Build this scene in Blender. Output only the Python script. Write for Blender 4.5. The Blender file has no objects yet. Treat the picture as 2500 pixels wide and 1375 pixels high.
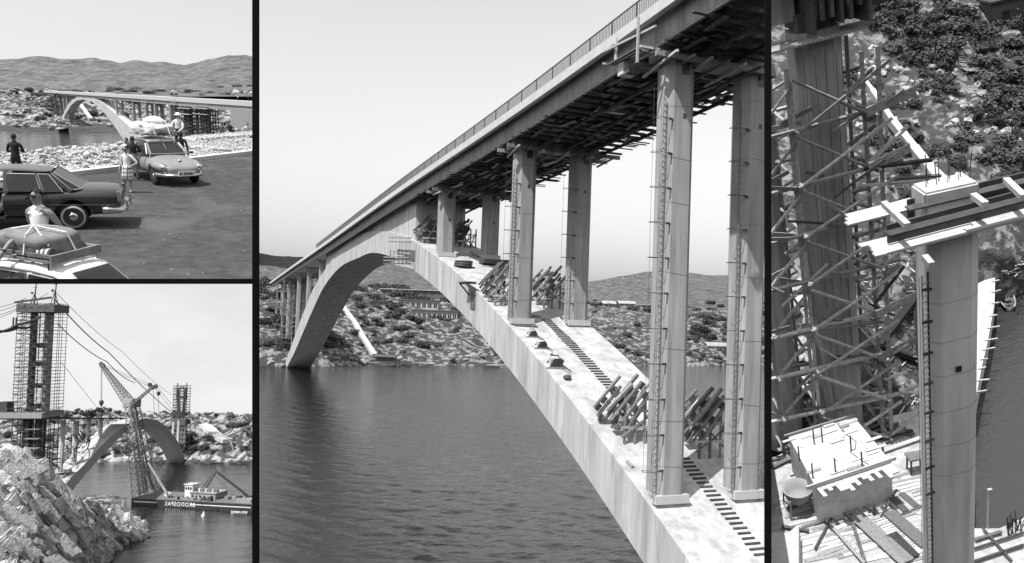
import bpy, bmesh, math, random
import numpy as np
from mathutils import Vector, Matrix, noise, Euler
R = math.radians
scene = bpy.context.scene
COL = scene.collection
rng = random.Random(7)

# ------------------------------------------------------------------ camera
F = 1925.33                                   # focal length in pixels of the 2500 px wide photograph
yaw, pitch, roll = 0.36931, 0.0371, 0.03591
CAM = Vector((-29.166, -41.379, 20.918))      # 21 m above the water beside the big bridge
_c, _s = math.cos(yaw), math.sin(yaw)
r0, f0, u0 = Vector((_c, -_s, 0)), Vector((_s, _c, 0)), Vector((0, 0, 1))
FW = f0 * math.cos(pitch) + u0 * math.sin(pitch)
z2 = f0 * -math.sin(pitch) + u0 * math.cos(pitch)
RT = r0 * math.cos(roll) + z2 * math.sin(roll)
UP = r0 * -math.sin(roll) + z2 * math.cos(roll)
cd = bpy.data.cameras.new('camera'); co = bpy.data.objects.new('camera', cd); COL.objects.link(co)
cd.sensor_width = 36; cd.lens = 36 * F / 2500; cd.clip_start = .1; cd.clip_end = 6000
co.matrix_world = Matrix(((RT.x, UP.x, -FW.x, CAM.x), (RT.y, UP.y, -FW.y, CAM.y), (RT.z, UP.z, -FW.z, CAM.z), (0, 0, 0, 1)))
scene.camera = co

# ------------------------------------------------------------------ sky and sun
SUN = Vector((-1.0, -0.60, 1.7)).normalized()
w = bpy.data.worlds.new('World'); scene.world = w; w.use_nodes = True
nt = w.node_tree; bgn = nt.nodes['Background']
sk = nt.nodes.new('ShaderNodeTexSky'); sk.sky_type = 'NISHITA'; sk.sun_disc = False
sk.sun_elevation = math.asin(SUN.z); sk.sun_rotation = math.atan2(SUN.x, SUN.y)
sk.air_density = 1.6; sk.dust_density = 1.0; sk.ozone_density = 1.0
bw = nt.nodes.new('ShaderNodeSeparateColor')       # black and white film, most sensitive to blue
nt.links.new(sk.outputs[0], bw.inputs[0]); nt.links.new(bw.outputs[2], bgn.inputs[0])
bgn.inputs[1].default_value = 0.125
sd = bpy.data.lights.new('sun', 'SUN'); sd.energy = 4.3; sd.angle = R(.5); sd.color = (1, 1, 1)
so = bpy.data.objects.new('sun', sd); COL.objects.link(so); so.rotation_euler = SUN.to_track_quat('Z', 'Y').to_euler()
so.location = (0, 0, 200)
vs = scene.view_settings; vs.view_transform = 'Standard'; vs.look = 'None'; vs.exposure = 0.45; vs.gamma = 1; vs.use_curve_mapping = False
scene.cycles.use_denoising = True; scene.cycles.max_bounces = 5; scene.cycles.diffuse_bounces = 3
scene.cycles.transparent_max_bounces = 6

# ------------------------------------------------------------------ photo pixel -> direction
def ray(px, py): return FW + RT * ((px - 1250) / F) - UP * ((py - 687.5) / F)
def at(px, py, d): return CAM + ray(px, py) * d
def hit(px, py, ax, val):
    r = ray(px, py); return CAM + r * ((val - CAM[ax]) / r[ax])
class Frame:                                   # a place with its own level ground: z = 0 lies h below the eye
    def __init__(s, up_cam, h, k=1.0):
        a, b, c = up_cam
        z = (RT * a + FW * b + UP * c).normalized(); x = (RT - z * RT.dot(z)).normalized(); y = z.cross(x)
        o = CAM - z * h * k; zz = z; x, y, z = x * k, y * k, z * k
        s.M = Matrix(((x.x, y.x, z.x, o.x), (x.y, y.y, z.y, o.y), (x.z, y.z, z.z, o.z), (0, 0, 0, 1))); s.I = s.M.inverted(); s.z = zz
    def gp(s, px, py, z=0.0):                  # the point of height z under that pixel
        o = s.I @ CAM; r = s.I.to_3x3() @ ray(px, py); return o + r * ((z - o.z) / r.z)
    def at(s, px, py, d): return s.I @ at(px, py, d)
    def place(s, loc, rz=0): return s.M @ Matrix.Translation(loc) @ Matrix.Rotation(rz, 4, 'Z')
    def ppm(s, p): return F / ((s.M @ Vector(p)) - CAM).dot(FW)
I4 = Matrix.Identity(4)

# ------------------------------------------------------------------ materials
MATS = {}
def mat(name, c, rough=.85, var=.15, scale=2.0, bump=0.0, bscale=12.0, rand=.12, metal=0.0, stretch=(1, 1, 1), c2=None, thr=(.45, .6), coord='Object', detail=6, spec=.3, dist=.02, s2=None):
    if name in MATS: return MATS[name]
    m = bpy.data.materials.new(name); m.use_nodes = True; n = m.node_tree.nodes; l = m.node_tree.links; b = n['Principled BSDF']
    b.inputs['Roughness'].default_value = rough; b.inputs['Metallic'].default_value = metal; b.inputs['Specular IOR Level'].default_value = spec
    tc = n.new('ShaderNodeTexCoord'); geo = n.new('ShaderNodeNewGeometry'); mp = n.new('ShaderNodeMapping'); mp.inputs['Scale'].default_value = stretch
    l.new(geo.outputs['Position'] if coord == 'World' else tc.outputs['Object'], mp.inputs[0])
    def nz(sc, det=detail):
        q = n.new('ShaderNodeTexNoise'); q.inputs['Scale'].default_value = sc; q.inputs['Detail'].default_value = det; q.inputs['Roughness'].default_value = .6; l.new(mp.outputs[0], q.inputs['Vector']); return q
    def mth(op, a, bb):
        q = n.new('ShaderNodeMath'); q.operation = op
        for i, x in enumerate((a, bb)):
            if hasattr(x, 'links'): l.new(x, q.inputs[i])
            else: q.inputs[i].default_value = x
        return q.outputs[0]
    def rng_(x, a, bb, c_, d_):
        q = n.new('ShaderNodeMapRange'); l.new(x, q.inputs[0])
        for i, vv in enumerate((a, bb, c_, d_)): q.inputs[i + 1].default_value = vv
        return q.outputs[0]
    v = rng_(nz(scale).outputs[0], .3, .7, c * (1 - var), c * (1 + var))
    if c2 is not None:
        k = rng_(nz(s2 or scale * 2.3, 8).outputs[0], thr[0], thr[1], 0, 1)
        mx = n.new('ShaderNodeMix'); l.new(k, mx.inputs[0]); l.new(v, mx.inputs[2]); mx.inputs[3].default_value = c2; v = mx.outputs[0]
    if rand:
        oi = n.new('ShaderNodeObjectInfo'); v = mth('MULTIPLY', v, rng_(oi.outputs['Random'], 0, 1, 1 - rand, 1 + rand))
    l.new(v, b.inputs['Base Color'])
    if bump:
        bp = n.new('ShaderNodeBump'); bp.inputs['Strength'].default_value = bump; bp.inputs['Distance'].default_value = dist
        l.new(nz(bscale, 5).outputs[0], bp.inputs['Height']); l.new(bp.outputs[0], b.inputs['Normal'])
    MATS[name] = m; return m
def water_mat(name, base, rough, sc, bump, dist, stretch):
    m = bpy.data.materials.new(name); m.use_nodes = True; n = m.node_tree.nodes; l = m.node_tree.links; b = n['Principled BSDF']
    b.inputs['Base Color'].default_value = (base, base, base, 1); b.inputs['Roughness'].default_value = rough; b.inputs['IOR'].default_value = 1.8; b.inputs['Specular IOR Level'].default_value = .5
    geo = n.new('ShaderNodeNewGeometry'); prev = None
    for s_, d_, st in ((sc, dist, bump), (sc * 3.1, dist * .35, bump)):
        mp = n.new('ShaderNodeMapping'); mp.inputs['Scale'].default_value = stretch; mp.inputs['Rotation'].default_value = (0, 0, R(25)); l.new(geo.outputs['Position'], mp.inputs[0])
        q = n.new('ShaderNodeTexNoise'); q.inputs['Scale'].default_value = s_; q.inputs['Detail'].default_value = 5; q.inputs['Roughness'].default_value = .55; l.new(mp.outputs[0], q.inputs['Vector'])
        bp = n.new('ShaderNodeBump'); bp.inputs['Strength'].default_value = st; bp.inputs['Distance'].default_value = d_; l.new(q.outputs[0], bp.inputs['Height'])
        if prev: l.new(prev.outputs[0], bp.inputs['Normal'])
        prev = bp
    l.new(prev.outputs[0], b.inputs['Normal']); MATS[name] = m; return m
def emit_mat(name, c, c2):
    m = bpy.data.materials.new(name); m.use_nodes = True; n = m.node_tree.nodes; l = m.node_tree.links; n.remove(n['Principled BSDF'])
    e = n.new('ShaderNodeEmission'); geo = n.new('ShaderNodeNewGeometry'); mp = n.new('ShaderNodeMapping'); mp.inputs['Scale'].default_value = (1, 1, 2.5)
    q = n.new('ShaderNodeTexNoise'); q.inputs['Scale'].default_value = .006; q.inputs['Detail'].default_value = 6
    mr = n.new('ShaderNodeMapRange'); mr.inputs[1].default_value = .4; mr.inputs[2].default_value = .65; mr.inputs[3].default_value = c; mr.inputs[4].default_value = c2
    l.new(geo.outputs['Position'], mp.inputs[0]); l.new(mp.outputs[0], q.inputs['Vector']); l.new(q.outputs[0], mr.inputs[0]); l.new(mr.outputs[0], e.inputs[0]); l.new(e.outputs[0], n['Material Output'].inputs[0])
    return m
def glass_mat(name, c, rough=.05):
    m = bpy.data.materials.new(name); m.use_nodes = True; n = m.node_tree.nodes; l = m.node_tree.links; b = n['Principled BSDF']
    b.inputs['Base Color'].default_value = (c, c, c, 1); b.inputs['Roughness'].default_value = rough; b.inputs['Specular IOR Level'].default_value = .4; b.inputs['Alpha'].default_value = .88
    MATS[name] = m; return m

# ------------------------------------------------------------------ mesh building
class MB:
    def __init__(s): s.v = []; s.f = []
    def add(s, vs, fs):
        k = len(s.v); s.v += [tuple(p) for p in vs]; s.f += [tuple(i + k for i in q) for q in fs]; return s
    def box(s, c, d, rot=None):
        x, y, z = d[0] / 2, d[1] / 2, d[2] / 2; c = Vector(c)
        P = [Vector((a * x, b * y, e * z)) for e in (-1, 1) for a, b in ((-1, -1), (1, -1), (1, 1), (-1, 1))]
        if rot is not None: P = [rot @ p for p in P]
        return s.add([p + c for p in P], [(3, 2, 1, 0), (4, 5, 6, 7), (0, 1, 5, 4), (1, 2, 6, 5), (2, 3, 7, 6), (3, 0, 4, 7)])
    def bar(s, p, q, w, h=None, up=(0, 0, 1)):
        p, q = Vector(p), Vector(q); h = h or w; d = (q - p); L = d.length
        if L < 1e-6: return s
        d /= L; x = d.cross(Vector(up))
        if x.length < 1e-3: x = d.cross(Vector((0, 1, .01)))
        x.normalize(); z = x.cross(d)
        P = [e + x * (a * w / 2) + z * (b * h / 2) for e in (p, q) for a, b in ((-1, -1), (1, -1), (1, 1), (-1, 1))]
        return s.add(P, [(3, 2, 1, 0), (4, 5, 6, 7), (0, 1, 5, 4), (1, 2, 6, 5), (2, 3, 7, 6), (3, 0, 4, 7)])
    def tube(s, p, q, r, r2=None, n=7, cap=True):
        p, q = Vector(p), Vector(q); r2 = r if r2 is None else r2; d = (q - p).normalized(); x = d.cross(Vector((0, 0, 1)))
        if x.length < 1e-3: x = d.cross(Vector((0, 1, 0)))
        x.normalize(); y = d.cross(x); P = []
        for e, rr in ((p, r), (q, r2)): P += [e + x * (math.cos(t * 2 * math.pi / n) * rr) + y * (math.sin(t * 2 * math.pi / n) * rr) for t in range(n)]
        f = [(i, (i + 1) % n, n + (i + 1) % n, n + i) for i in range(n)]
        if cap: f += [tuple(range(n))[::-1], tuple(range(n, 2 * n))]
        return s.add(P, f)
    def path(s, pts, r, n=6):
        for a, b in zip(pts, pts[1:]): s.tube(a, b, r, r, n)
        return s
    def sweep(s, secs, closed=True, cap=True):            # rings of equal count
        n = len(secs[0]); P = [p for q in secs for p in q]; f = []
        for k in range(len(secs) - 1):
            for i in range(n if closed else n - 1): f.append((k * n + i, k * n + (i + 1) % n, (k + 1) * n + (i + 1) % n, (k + 1) * n + i))
        if cap and closed: f += [tuple(range(n))[::-1], tuple(range((len(secs) - 1) * n, len(secs) * n))]
        return s.add(P, f)
    def lathe(s, prof, n=20, c=(0, 0, 0), ax='Z'):
        secs = []
        for r, z in prof:
            ring = []
            for i in range(n):
                a = i * 2 * math.pi / n; x, y = math.cos(a) * r, math.sin(a) * r
                ring.append(Vector(c) + Vector((x, y, z) if ax == 'Z' else ((x, z, y) if ax == 'Y' else (z, x, y))))
            secs.append(ring)
        return s.sweep(secs)
    def poly(s, pts, d):                                   # flat outline given thickness vector d
        n = len(pts); d = Vector(d); P = [Vector(p) for p in pts] + [Vector(p) + d for p in pts]
        return s.add(P, [tuple(range(n))[::-1], tuple(range(n, 2 * n))] + [(i, (i + 1) % n, n + (i + 1) % n, n + i) for i in range(n)])
    def rock(s, c, r, seed, sub=2, sq=(1, 1, 1), rot=None, boxy=.0, fine=.2, amp=.45):
        vs, fs = ICO[sub]; c = Vector(c); o = Vector((seed * 3.7, seed * 1.3, seed * 2.1)); P = []
        for p in vs:
            q = p.copy()
            if boxy: m = max(abs(q.x), abs(q.y), abs(q.z)); q = q.lerp(q / m * .85, boxy)
            q = q * (1 + amp * noise.noise(p * 1.3 + o) + fine * noise.noise(p * 3.1 + o)); q = Vector((q.x * sq[0], q.y * sq[1], q.z * sq[2])) * r
            P.append(c + (rot @ q if rot is not None else q))
        return s.add(P, fs)
    def block(s, c, d, seed, rot=None, jit=.22):                # an angular broken stone block
        r = random.Random(seed); k = len(s.v); s.box((0, 0, 0), (2 * d[0], 2 * d[1], 2 * d[2])); c = Vector(c)
        for i in range(k, k + 8):
            p = Vector([q * (1 + r.uniform(-jit, jit)) + r.uniform(-jit, jit) * .5 * e for q, e in zip(s.v[i], d)]); s.v[i] = tuple(c + (rot @ p if rot is not None else p))
        return s
    def build(s, name, m=None, parent=None, smooth=False, M=None, bevel=0, clip=None, label=None, cat=None, group=None, kind=None, sub=0, auto=None, cm=None):
        me = bpy.data.meshes.new(name); me.from_pydata(s.v, [], s.f)
        if clip or bevel or len(s.f) < 20000:
            bm = bmesh.new(); bm.from_mesh(me)
            ci = cm.inverted() if cm is not None else None
            for co_, no_ in (clip or []):
                if ci is not None: co_, no_ = ci @ co_, (cm.to_3x3().transposed() @ no_)
                g = bm.verts[:] + bm.edges[:] + bm.faces[:]
                bmesh.ops.bisect_plane(bm, geom=g, plane_co=co_, plane_no=no_, clear_outer=True)
            if bevel: bmesh.ops.bevel(bm, geom=[e for e in bm.edges if len(e.link_faces) == 2 and e.calc_face_angle(0) > .6], offset=bevel, segments=2, affect='EDGES', clamp_overlap=True)
            bmesh.ops.recalc_face_normals(bm, faces=bm.faces[:]); bm.to_mesh(me); bm.free()
        if smooth:
            for p in me.polygons: p.use_smooth = True
        o = bpy.data.objects.new(name, me); COL.objects.link(o)
        if m: me.materials.append(MATS[m] if isinstance(m, str) else m)
        if sub: md = o.modifiers.new('sub', 'SUBSURF'); md.levels = sub; md.render_levels = sub
        if auto is not None:
            for p in me.polygons: p.use_smooth = True
            try: me.set_sharp_from_angle(angle=R(auto))
            except Exception: pass
        if parent is not None: o.parent = parent
        elif M is not None: o.matrix_world = M
        return tag(o, label, cat, group, kind)
def tag(o, label=None, cat=None, group=None, kind=None):
    for k, v in (('label', label), ('category', cat), ('group', group), ('kind', kind)):
        if v: o[k] = v
    return o
def thing(name, label, cat, M=I4, group=None):
    o = bpy.data.objects.new(name, None); COL.objects.link(o); o.empty_display_size = .3; o.matrix_world = M
    return tag(o, label, cat, group)
def copy_tree(o, M=None, parent=None, label=None, group=None):
    c = o.copy(); COL.objects.link(c); c.parent = parent
    if M is not None: c.matrix_world = M
    if label: c['label'] = label
    if group: c['group'] = group
    for ch in o.children: copy_tree(ch, None, c)
    return c
def share(o, L, parent):                                   # copies of one piece at local matrices
    for m in L:
        c = o.copy(); COL.objects.link(c); c.parent = parent; c.matrix_local = m
_bm = None
ICO = {}
for k in (1, 2, 3):
    _bm = bmesh.new(); bmesh.ops.create_icosphere(_bm, subdivisions=k, radius=1); _bm.verts.index_update()
    ICO[k] = ([v.co.copy() for v in _bm.verts], [tuple(v.index for v in f.verts) for f in _bm.faces]); _bm.free()
def side(px, keep_right):                                  # the upright plane through the eye and an image column
    n = RT - FW * ((px - 1250) / F); return (CAM, -n if keep_right else n)
def rowp(row, keep_above):                                 # the plane through the eye and an image row
    n = UP + FW * ((row - 687.5) / F); return (CAM, -n if keep_above else n)
def boolcut(o, cut):
    me = bpy.data.meshes.new('cut'); me.from_pydata(cut.v, [], cut.f); bm = bmesh.new(); bm.from_mesh(me); bmesh.ops.recalc_face_normals(bm, faces=bm.faces[:]); bm.to_mesh(me); bm.free()
    c = bpy.data.objects.new('cut', me); COL.objects.link(c); par = o.parent; o.parent = None; mb = o.matrix_basis.copy(); o.matrix_basis = Matrix.Identity(4)
    md = o.modifiers.new('b', 'BOOLEAN'); md.object = c; md.operation = 'DIFFERENCE'; md.solver = 'EXACT'
    bpy.context.view_layer.update(); dg = bpy.context.evaluated_depsgraph_get(); nm = bpy.data.meshes.new_from_object(o.evaluated_get(dg)); o.modifiers.clear(); o.data = nm; bpy.data.objects.remove(c)
    o.parent = par; o.matrix_basis = mb; return o
def bake(o):                                               # freeze an object's modifiers into its mesh
    par = o.parent; o.parent = None; bpy.context.view_layer.update(); dg = bpy.context.evaluated_depsgraph_get(); nm = bpy.data.meshes.new_from_object(o.evaluated_get(dg)); o.modifiers.clear(); o.data = nm; o.parent = par; return o
def lerp_tab(t, x):
    if x <= t[0][0]: return t[0][1]
    for a, b in zip(t, t[1:]):
        if x <= b[0]:
            k = (x - a[0]) / (b[0] - a[0])
            return a[1] + (b[1] - a[1]) * k if not isinstance(a[1], (tuple, list)) else tuple(p + (q - p) * k for p, q in zip(a[1], b[1]))
    return t[-1][1]
def sm_tab(t, x):                                          # smooth (Catmull-Rom) table lookup
    xs = [a for a, _ in t]
    if x <= xs[0]: return t[0][1] + (x - xs[0]) * (t[1][1] - t[0][1]) / (xs[1] - xs[0])
    if x >= xs[-1]: return t[-1][1] + (x - xs[-1]) * (t[-1][1] - t[-2][1]) / (xs[-1] - xs[-2])
    i = max(k for k in range(len(xs) - 1) if xs[k] <= x); g = lambda k: (t[min(k + 1, len(t) - 1)][1] - t[max(k - 1, 0)][1]) / (xs[min(k + 1, len(t) - 1)] - xs[max(k - 1, 0)])
    h = xs[i + 1] - xs[i]; q = (x - xs[i]) / h; a, b = t[i][1], t[i + 1][1]
    return (2 * q**3 - 3 * q * q + 1) * a + (q**3 - 2 * q * q + q) * h * g(i) + (-2 * q**3 + 3 * q * q) * b + (q**3 - q * q) * h * g(i + 1)

# land built from the photograph: under each image column a profile of (distance, row)
class Land:
    def __init__(s, cols, npx, nt, amp, freq, up, seed=0, ridge=.5, strata=None, fade=1.0, ampt=None):
        s.ampt = ampt
        s.cols = cols; s.up = up; s.amp, s.freq, s.seed, s.ridge, s.fade = amp, freq, seed, ridge, fade; s.strata = strata
        s.x0, s.x1 = cols[0][0], cols[-1][0]; s.npx, s.nt = npx, nt
    def prof(s, px, t):
        cs = s.cols
        for a, b in zip(cs, cs[1:]):
            if px <= b[0] + 1e-6:
                k = min(1, max(0, (px - a[0]) / (b[0] - a[0]))); break
        def ev(pr):
            q = t * (len(pr) - 1); i = min(int(q), len(pr) - 2); e = q - i
            return pr[i][0] + (pr[i + 1][0] - pr[i][0]) * e, pr[i][1] + (pr[i + 1][1] - pr[i][1]) * e
        A, B = ev(a[1]), ev(b[1]); return A[0] + (B[0] - A[0]) * k, A[1] + (B[1] - A[1]) * k
    def pt(s, px, t):
        d, row = s.prof(px, t); p = at(px, row, d); q = p * s.freq + Vector((s.seed * 7.1,) * 3)
        n = noise.fractal(q, 1.0, 2.0, 5); r = 1 - 2 * abs(noise.noise(q * 1.7))
        e = s.amp * (n * (1 - s.ridge) + r * s.ridge * .6) * min(1, t * 8 * s.fade)
        if s.ampt: e *= lerp_tab(s.ampt, t)
        if s.strata:
            dv, fr, am = s.strata; h = (p.dot(dv) * fr + 1.5 * noise.noise(p * s.freq * .6)); e += am * (abs((h % 1) - .35)) * min(1, t * 8)
        return p + s.up * e
    def build(s, name, m, clip=None, kind='structure', parent=None, smooth=True):
        b = MB(); n, T = s.npx, s.nt
        for j in range(T + 1):
            for i in range(n + 1): b.v.append(tuple(s.pt(s.x0 + (s.x1 - s.x0) * i / n, j / T)))
        b.f = [(j * (n + 1) + i, j * (n + 1) + i + 1, (j + 1) * (n + 1) + i + 1, (j + 1) * (n + 1) + i) for j in range(T) for i in range(n)]
        return b.build(name, m, parent, smooth=smooth, kind=kind, clip=clip)

# bushes: many small leaf faces through an uneven crown, mesh data shared between copies
def bush_mesh(seed, nl, leaf, squash=.75):
    r = random.Random(seed); b = MB(); lobes = [(Vector((r.uniform(-.55, .55), r.uniform(-.55, .55), r.uniform(.2, .62) * squash)), r.uniform(.3, .52)) for _ in range(6)]
    for i in range(nl):
        c, R_ = r.choice(lobes); d = Vector((r.gauss(0, 1), r.gauss(0, 1), r.gauss(0, 1))).normalized(); p = c + d * R_ * r.uniform(.55, 1.05)
        if p.z < .02: p.z = abs(p.z) + .02
        nrm = (d + Vector((r.gauss(0, .6), r.gauss(0, .6), r.gauss(0, .6) + .3))).normalized(); x = nrm.orthogonal().normalized(); x = Matrix.Rotation(r.uniform(0, 6.3), 3, nrm) @ x; y = nrm.cross(x); s_ = leaf * r.uniform(.6, 1.4)
        b.add([p - x * s_ - y * s_ * .55, p + x * s_ - y * s_ * .55, p + x * s_ * .8 + y * s_ * .6 + nrm * s_ * .2, p - x * s_ * .6 + y * s_ * .7], [(0, 1, 2, 3)])
    return b
BUSH = []
LOD = []
def make_bushes():
    mat('leaf', .055, .9, .4, 4, rand=.5); mat('twig', .06)
    for k in range(5): q = bush_mesh(k + 20, 190, .115); LOD.append((np.array(q.v), q.f))
    for k in range(5):
        root = thing('bush', 'dark round bush on the bank', 'bush')
        bush_mesh(k, 760, .068).build('foliage', 'leaf', root)
        st = MB()
        for j in range(4): a = j * 1.6 + k; st.tube((0, 0, -.15), (math.cos(a) * .3, math.sin(a) * .3, .45), .03, .012, 5)
        st.build('stem', 'twig', root); BUSH.append(root)
NB = [0]
def bush(p, size, up, label, group, flat=1.0, name='bush', cat='bush', stuff=None):
    k = NB[0]; NB[0] += 1; src = BUSH[k % 5]
    z = up.normalized(); x = z.orthogonal().normalized(); y = z.cross(x); a = rng.uniform(0, 6.3)
    x, y = x * math.cos(a) + y * math.sin(a), y * math.cos(a) - x * math.sin(a); s_ = size * rng.uniform(.8, 1.2)
    M = Matrix(((x.x * s_, y.x * s_, z.x * s_ * flat, p.x), (x.y * s_, y.y * s_, z.y * s_ * flat, p.y), (x.z * s_, y.z * s_, z.z * s_ * flat, p.z), (0, 0, 0, 1)))
    if stuff is not None:
        vv, ff = LOD[k % 5]; m4 = np.array(M); stuff.add((vv @ m4[:3, :3].T + m4[:3, 3]).tolist(), ff)
        return None
    o = copy_tree(src, M, None, label, group); o.name = name; o['category'] = cat; return o
def drop_bush_masters():
    for o in BUSH:
        for c in list(o.children): bpy.data.objects.remove(c)
        bpy.data.objects.remove(o)
def rotm(x=0, y=0, z=0): return Euler((R(x), R(y), R(z))).to_matrix()
# ================================================================== CENTRE: the big arch bridge over the channel
mat('concrete', .42, .9, .28, .8, bump=.25, bscale=9, rand=.0, stretch=(1, 1, .12), coord='World', c2=.25, thr=(.50, .74), s2=1.3)
mat('concrete_deck', .44, .9, .12, .5, bump=.2, bscale=20, rand=0, coord='World', c2=.33, thr=(.56, .8), s2=1.0)
mat('column_concrete', .29, .9, .25, 1.6, bump=.3, bscale=14, rand=.06, stretch=(1, 1, .1), c2=.19, thr=(.52, .75), s2=1.4)
mat('fascia', .5, .85, .1, 1.2, bump=.1, rand=.03)
mat('timber', .20, .9, .35, 5, bump=.3, bscale=30, rand=.4, stretch=(1, 1, 1))
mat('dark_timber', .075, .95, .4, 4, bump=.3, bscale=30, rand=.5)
mat('pale_timber', .42, .9, .25, 6, bump=.2, bscale=40, rand=.25)
mat('steel', .06, .55, .3, 4, rand=.2)
mat('rust', .11, .8, .4, 6, rand=.2)
mat('bank_rock', .23, .95, .45, .6, bump=1, bscale=.8, rand=0, coord='World', c2=.05, thr=(.42, .50), s2=.32, dist=.9)
mat('hill_scrub', .085, 1, .6, .12, bump=.6, bscale=.5, rand=0, coord='World', c2=.20, thr=(.54, .66), s2=.22, dist=.8)
mat('plaster', .38, .9, .15, .5, rand=.25); mat('roof_pale', .30, .9, .2, .5, rand=.2); mat('roof_dark', .12, .9, .2, .5, rand=.2)
mat('window_dark', .03, .3, .2, 1, spec=.6)
mat('divider_black', .004, .9, .1, 3, rand=0, spec=.05)
water_mat('channel_water', .006, .1, .9, .8, .25, (.6, 1.25, 1))
make_bushes()
L_CLIP, R_CLIP = side(624.5, True), side(1874.5, False)
CC = [L_CLIP, R_CLIP]
Z = Vector((0, 0, 1))
deckT = [(-20, 39.95), (-1.4, 39.1), (22, 38.15), (67, 36.9), (130, 34.55), (220, 31.4), (287, 28.9)]
deck = lambda u: sm_tab(deckT, u)
topT = [(u, 33.78 - .00222 * (u - 103.54)**2) for u in range(-30, 125, 12)] + [(140, 29.8), (164, 25.0), (182, 19.0), (203, 11.2), (225, 2.6), (238, -3)]
botT = [(u, 33.78 - .00222 * (u - 103.54)**2 - 3.6 - .006 * max(0, 15 - u)) for u in range(-30, 92, 12)] + [(100, 29.6), (123, 28.6), (145, 25.0), (160, 20.6), (182, 13.2), (203, 6.0), (228, -1.5), (238, -6)]
arch = lambda u: sm_tab(topT, u)
archb = lambda u: sm_tab(botT, u)
VA = 4.16
def on_arch(px, py):
    r = ray(px, py); t = 20.0
    for _ in range(4000):
        p = CAM + r * t
        if p.z < arch(p.y) and p.y < 110: return p
        t += .05
    return p
# water
b = MB(); c_ = [at(600, 893, 1), at(1900, 893, 1)]
b.add([(-40, -60, -.6), (90, -60, -.6), (700, 500, -.6), (-60, 500, -.6)], [(0, 1, 2, 3)])
b.build('water_bed', 'channel_water', kind='structure', clip=CC)
nx_, ny_ = 560, 420                                                  # rippled surface, finer towards the eye
PX, PY = np.meshgrid(np.linspace(622, 1878, nx_), 884 + (1440 - 884) * np.linspace(0, 1, ny_)**1.25)
rv = np.array(FW)[None, None] + np.array(RT) * ((PX - 1250) / F)[..., None] - np.array(UP) * ((PY - 687.5) / F)[..., None]
tt = -CAM.z / rv[..., 2]; P3_ = np.array(CAM) + rv * tt[..., None]; zz_ = np.zeros_like(PX); wr = np.random.RandomState(4)
gust = .75 + .45 * np.sin(P3_[..., 0] * .045 + 1.3 * np.sin(P3_[..., 1] * .03)) * np.sin(P3_[..., 1] * .038 + .7)
for lam, am in [(5.2, .022), (3.8, .026), (2.9, .026), (2.2, .024), (1.7, .021), (1.35, .018), (1.05, .015), (.85, .012)]:
    for q_ in range(4):
        a_ = wr.normal(R(62), .42); kx, ky = math.cos(a_) * 6.283 / lam, math.sin(a_) * 6.283 / lam; fd = np.clip(1.25 - tt / (lam * 75), 0, 1)
        zz_ += am * .62 * fd * gust * np.sin(P3_[..., 0] * kx + P3_[..., 1] * ky + wr.uniform(0, 6.28) + .7 * np.sin(P3_[..., 0] * ky * .13 - P3_[..., 1] * kx * .17 + q_))
P3_[..., 2] = zz_
ii = np.arange(nx_ * ny_).reshape(ny_, nx_); fc_ = np.stack([ii[1:, :-1], ii[1:, 1:], ii[:-1, 1:], ii[:-1, :-1]], -1).reshape(-1, 4)
b = MB(); b.v = P3_.reshape(-1, 3).tolist(); b.f = fc_.tolist(); b.build('water', 'channel_water', kind='structure', smooth=True)

# bridge ---------------------------------------------------------------
BR = thing('arch_bridge', 'long pale concrete arch bridge seen from below with timber boards under its deck', 'bridge')
us = [-22 + i * 2.0 for i in range(41)] + [60.2 + i * 4 for i in range(45)]
b = MB()
def va(u): return VA if u <= 60.1 else 3.7
b.sweep([[(-va(u), u, archb(u)), (va(u), u, archb(u)), (va(u), u, arch(u)), (-va(u), u, arch(u))] for u in us])
b.build('arch', 'concrete', BR, clip=CC)
b = MB(); uu = [61.5 + i * 4 for i in range(22)]
b.sweep([[(-3.45, u, arch(u) - .3), (3.45, u, arch(u) - .3), (3.45, u, max(arch(u), deck(u) - 1.3)), (-3.45, u, max(arch(u), deck(u) - 1.3))] for u in uu])
b.build('crown_wall', 'concrete', BR)
ud = [-16 + i * 3.0 for i in range(103)]
b = MB(); b.sweep([[(-5.2, u, deck(u) - .34), (5.2, u, deck(u) - .34), (5.2, u, deck(u) - .02), (-5.2, u, deck(u) - .02)] for u in ud]); b.build('deck_slab', 'concrete_deck', BR, clip=CC)
b = MB(); b.sweep([[(-5.5, u, deck(u) - .62), (-5.15, u, deck(u) - .62), (-5.15, u, deck(u) + .05), (-5.5, u, deck(u) + .05)] for u in ud]); b.build('edge_beam', 'fascia', BR, clip=CC)
b = MB(); b.sweep([[(5.15, u, deck(u) - .62), (5.5, u, deck(u) - .62), (5.5, u, deck(u) + .05), (5.15, u, deck(u) + .05)] for u in ud]); b.build('edge_beam', 'fascia', BR, clip=CC)
for v in (-4.35, 4.35):
    b = MB(); b.sweep([[(v - .22, u, deck(u) - 1.75), (v + .22, u, deck(u) - 1.75), (v + .3, u, deck(u) - .36), (v - .3, u, deck(u) - .36)] for u in ud]); b.build('girder', 'column_concrete', BR, clip=CC)
COLU = [0, 24.61, 49.22, 157.0, 181.5, 206.0]
def column_mb(u, v, z0, z1, wv=1.02, wu=.85, ch=.42):
    b = MB(); o = [(-wv, -wu + ch), (-wv + ch, -wu), (wv - ch, -wu), (wv, -wu + ch), (wv, wu - ch), (wv - ch, wu), (-wv + ch, wu), (-wv, wu - ch)]
    return b.sweep([[(v + x, u + y, z) for x, y in o] for z in (z0, z1)])
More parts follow.
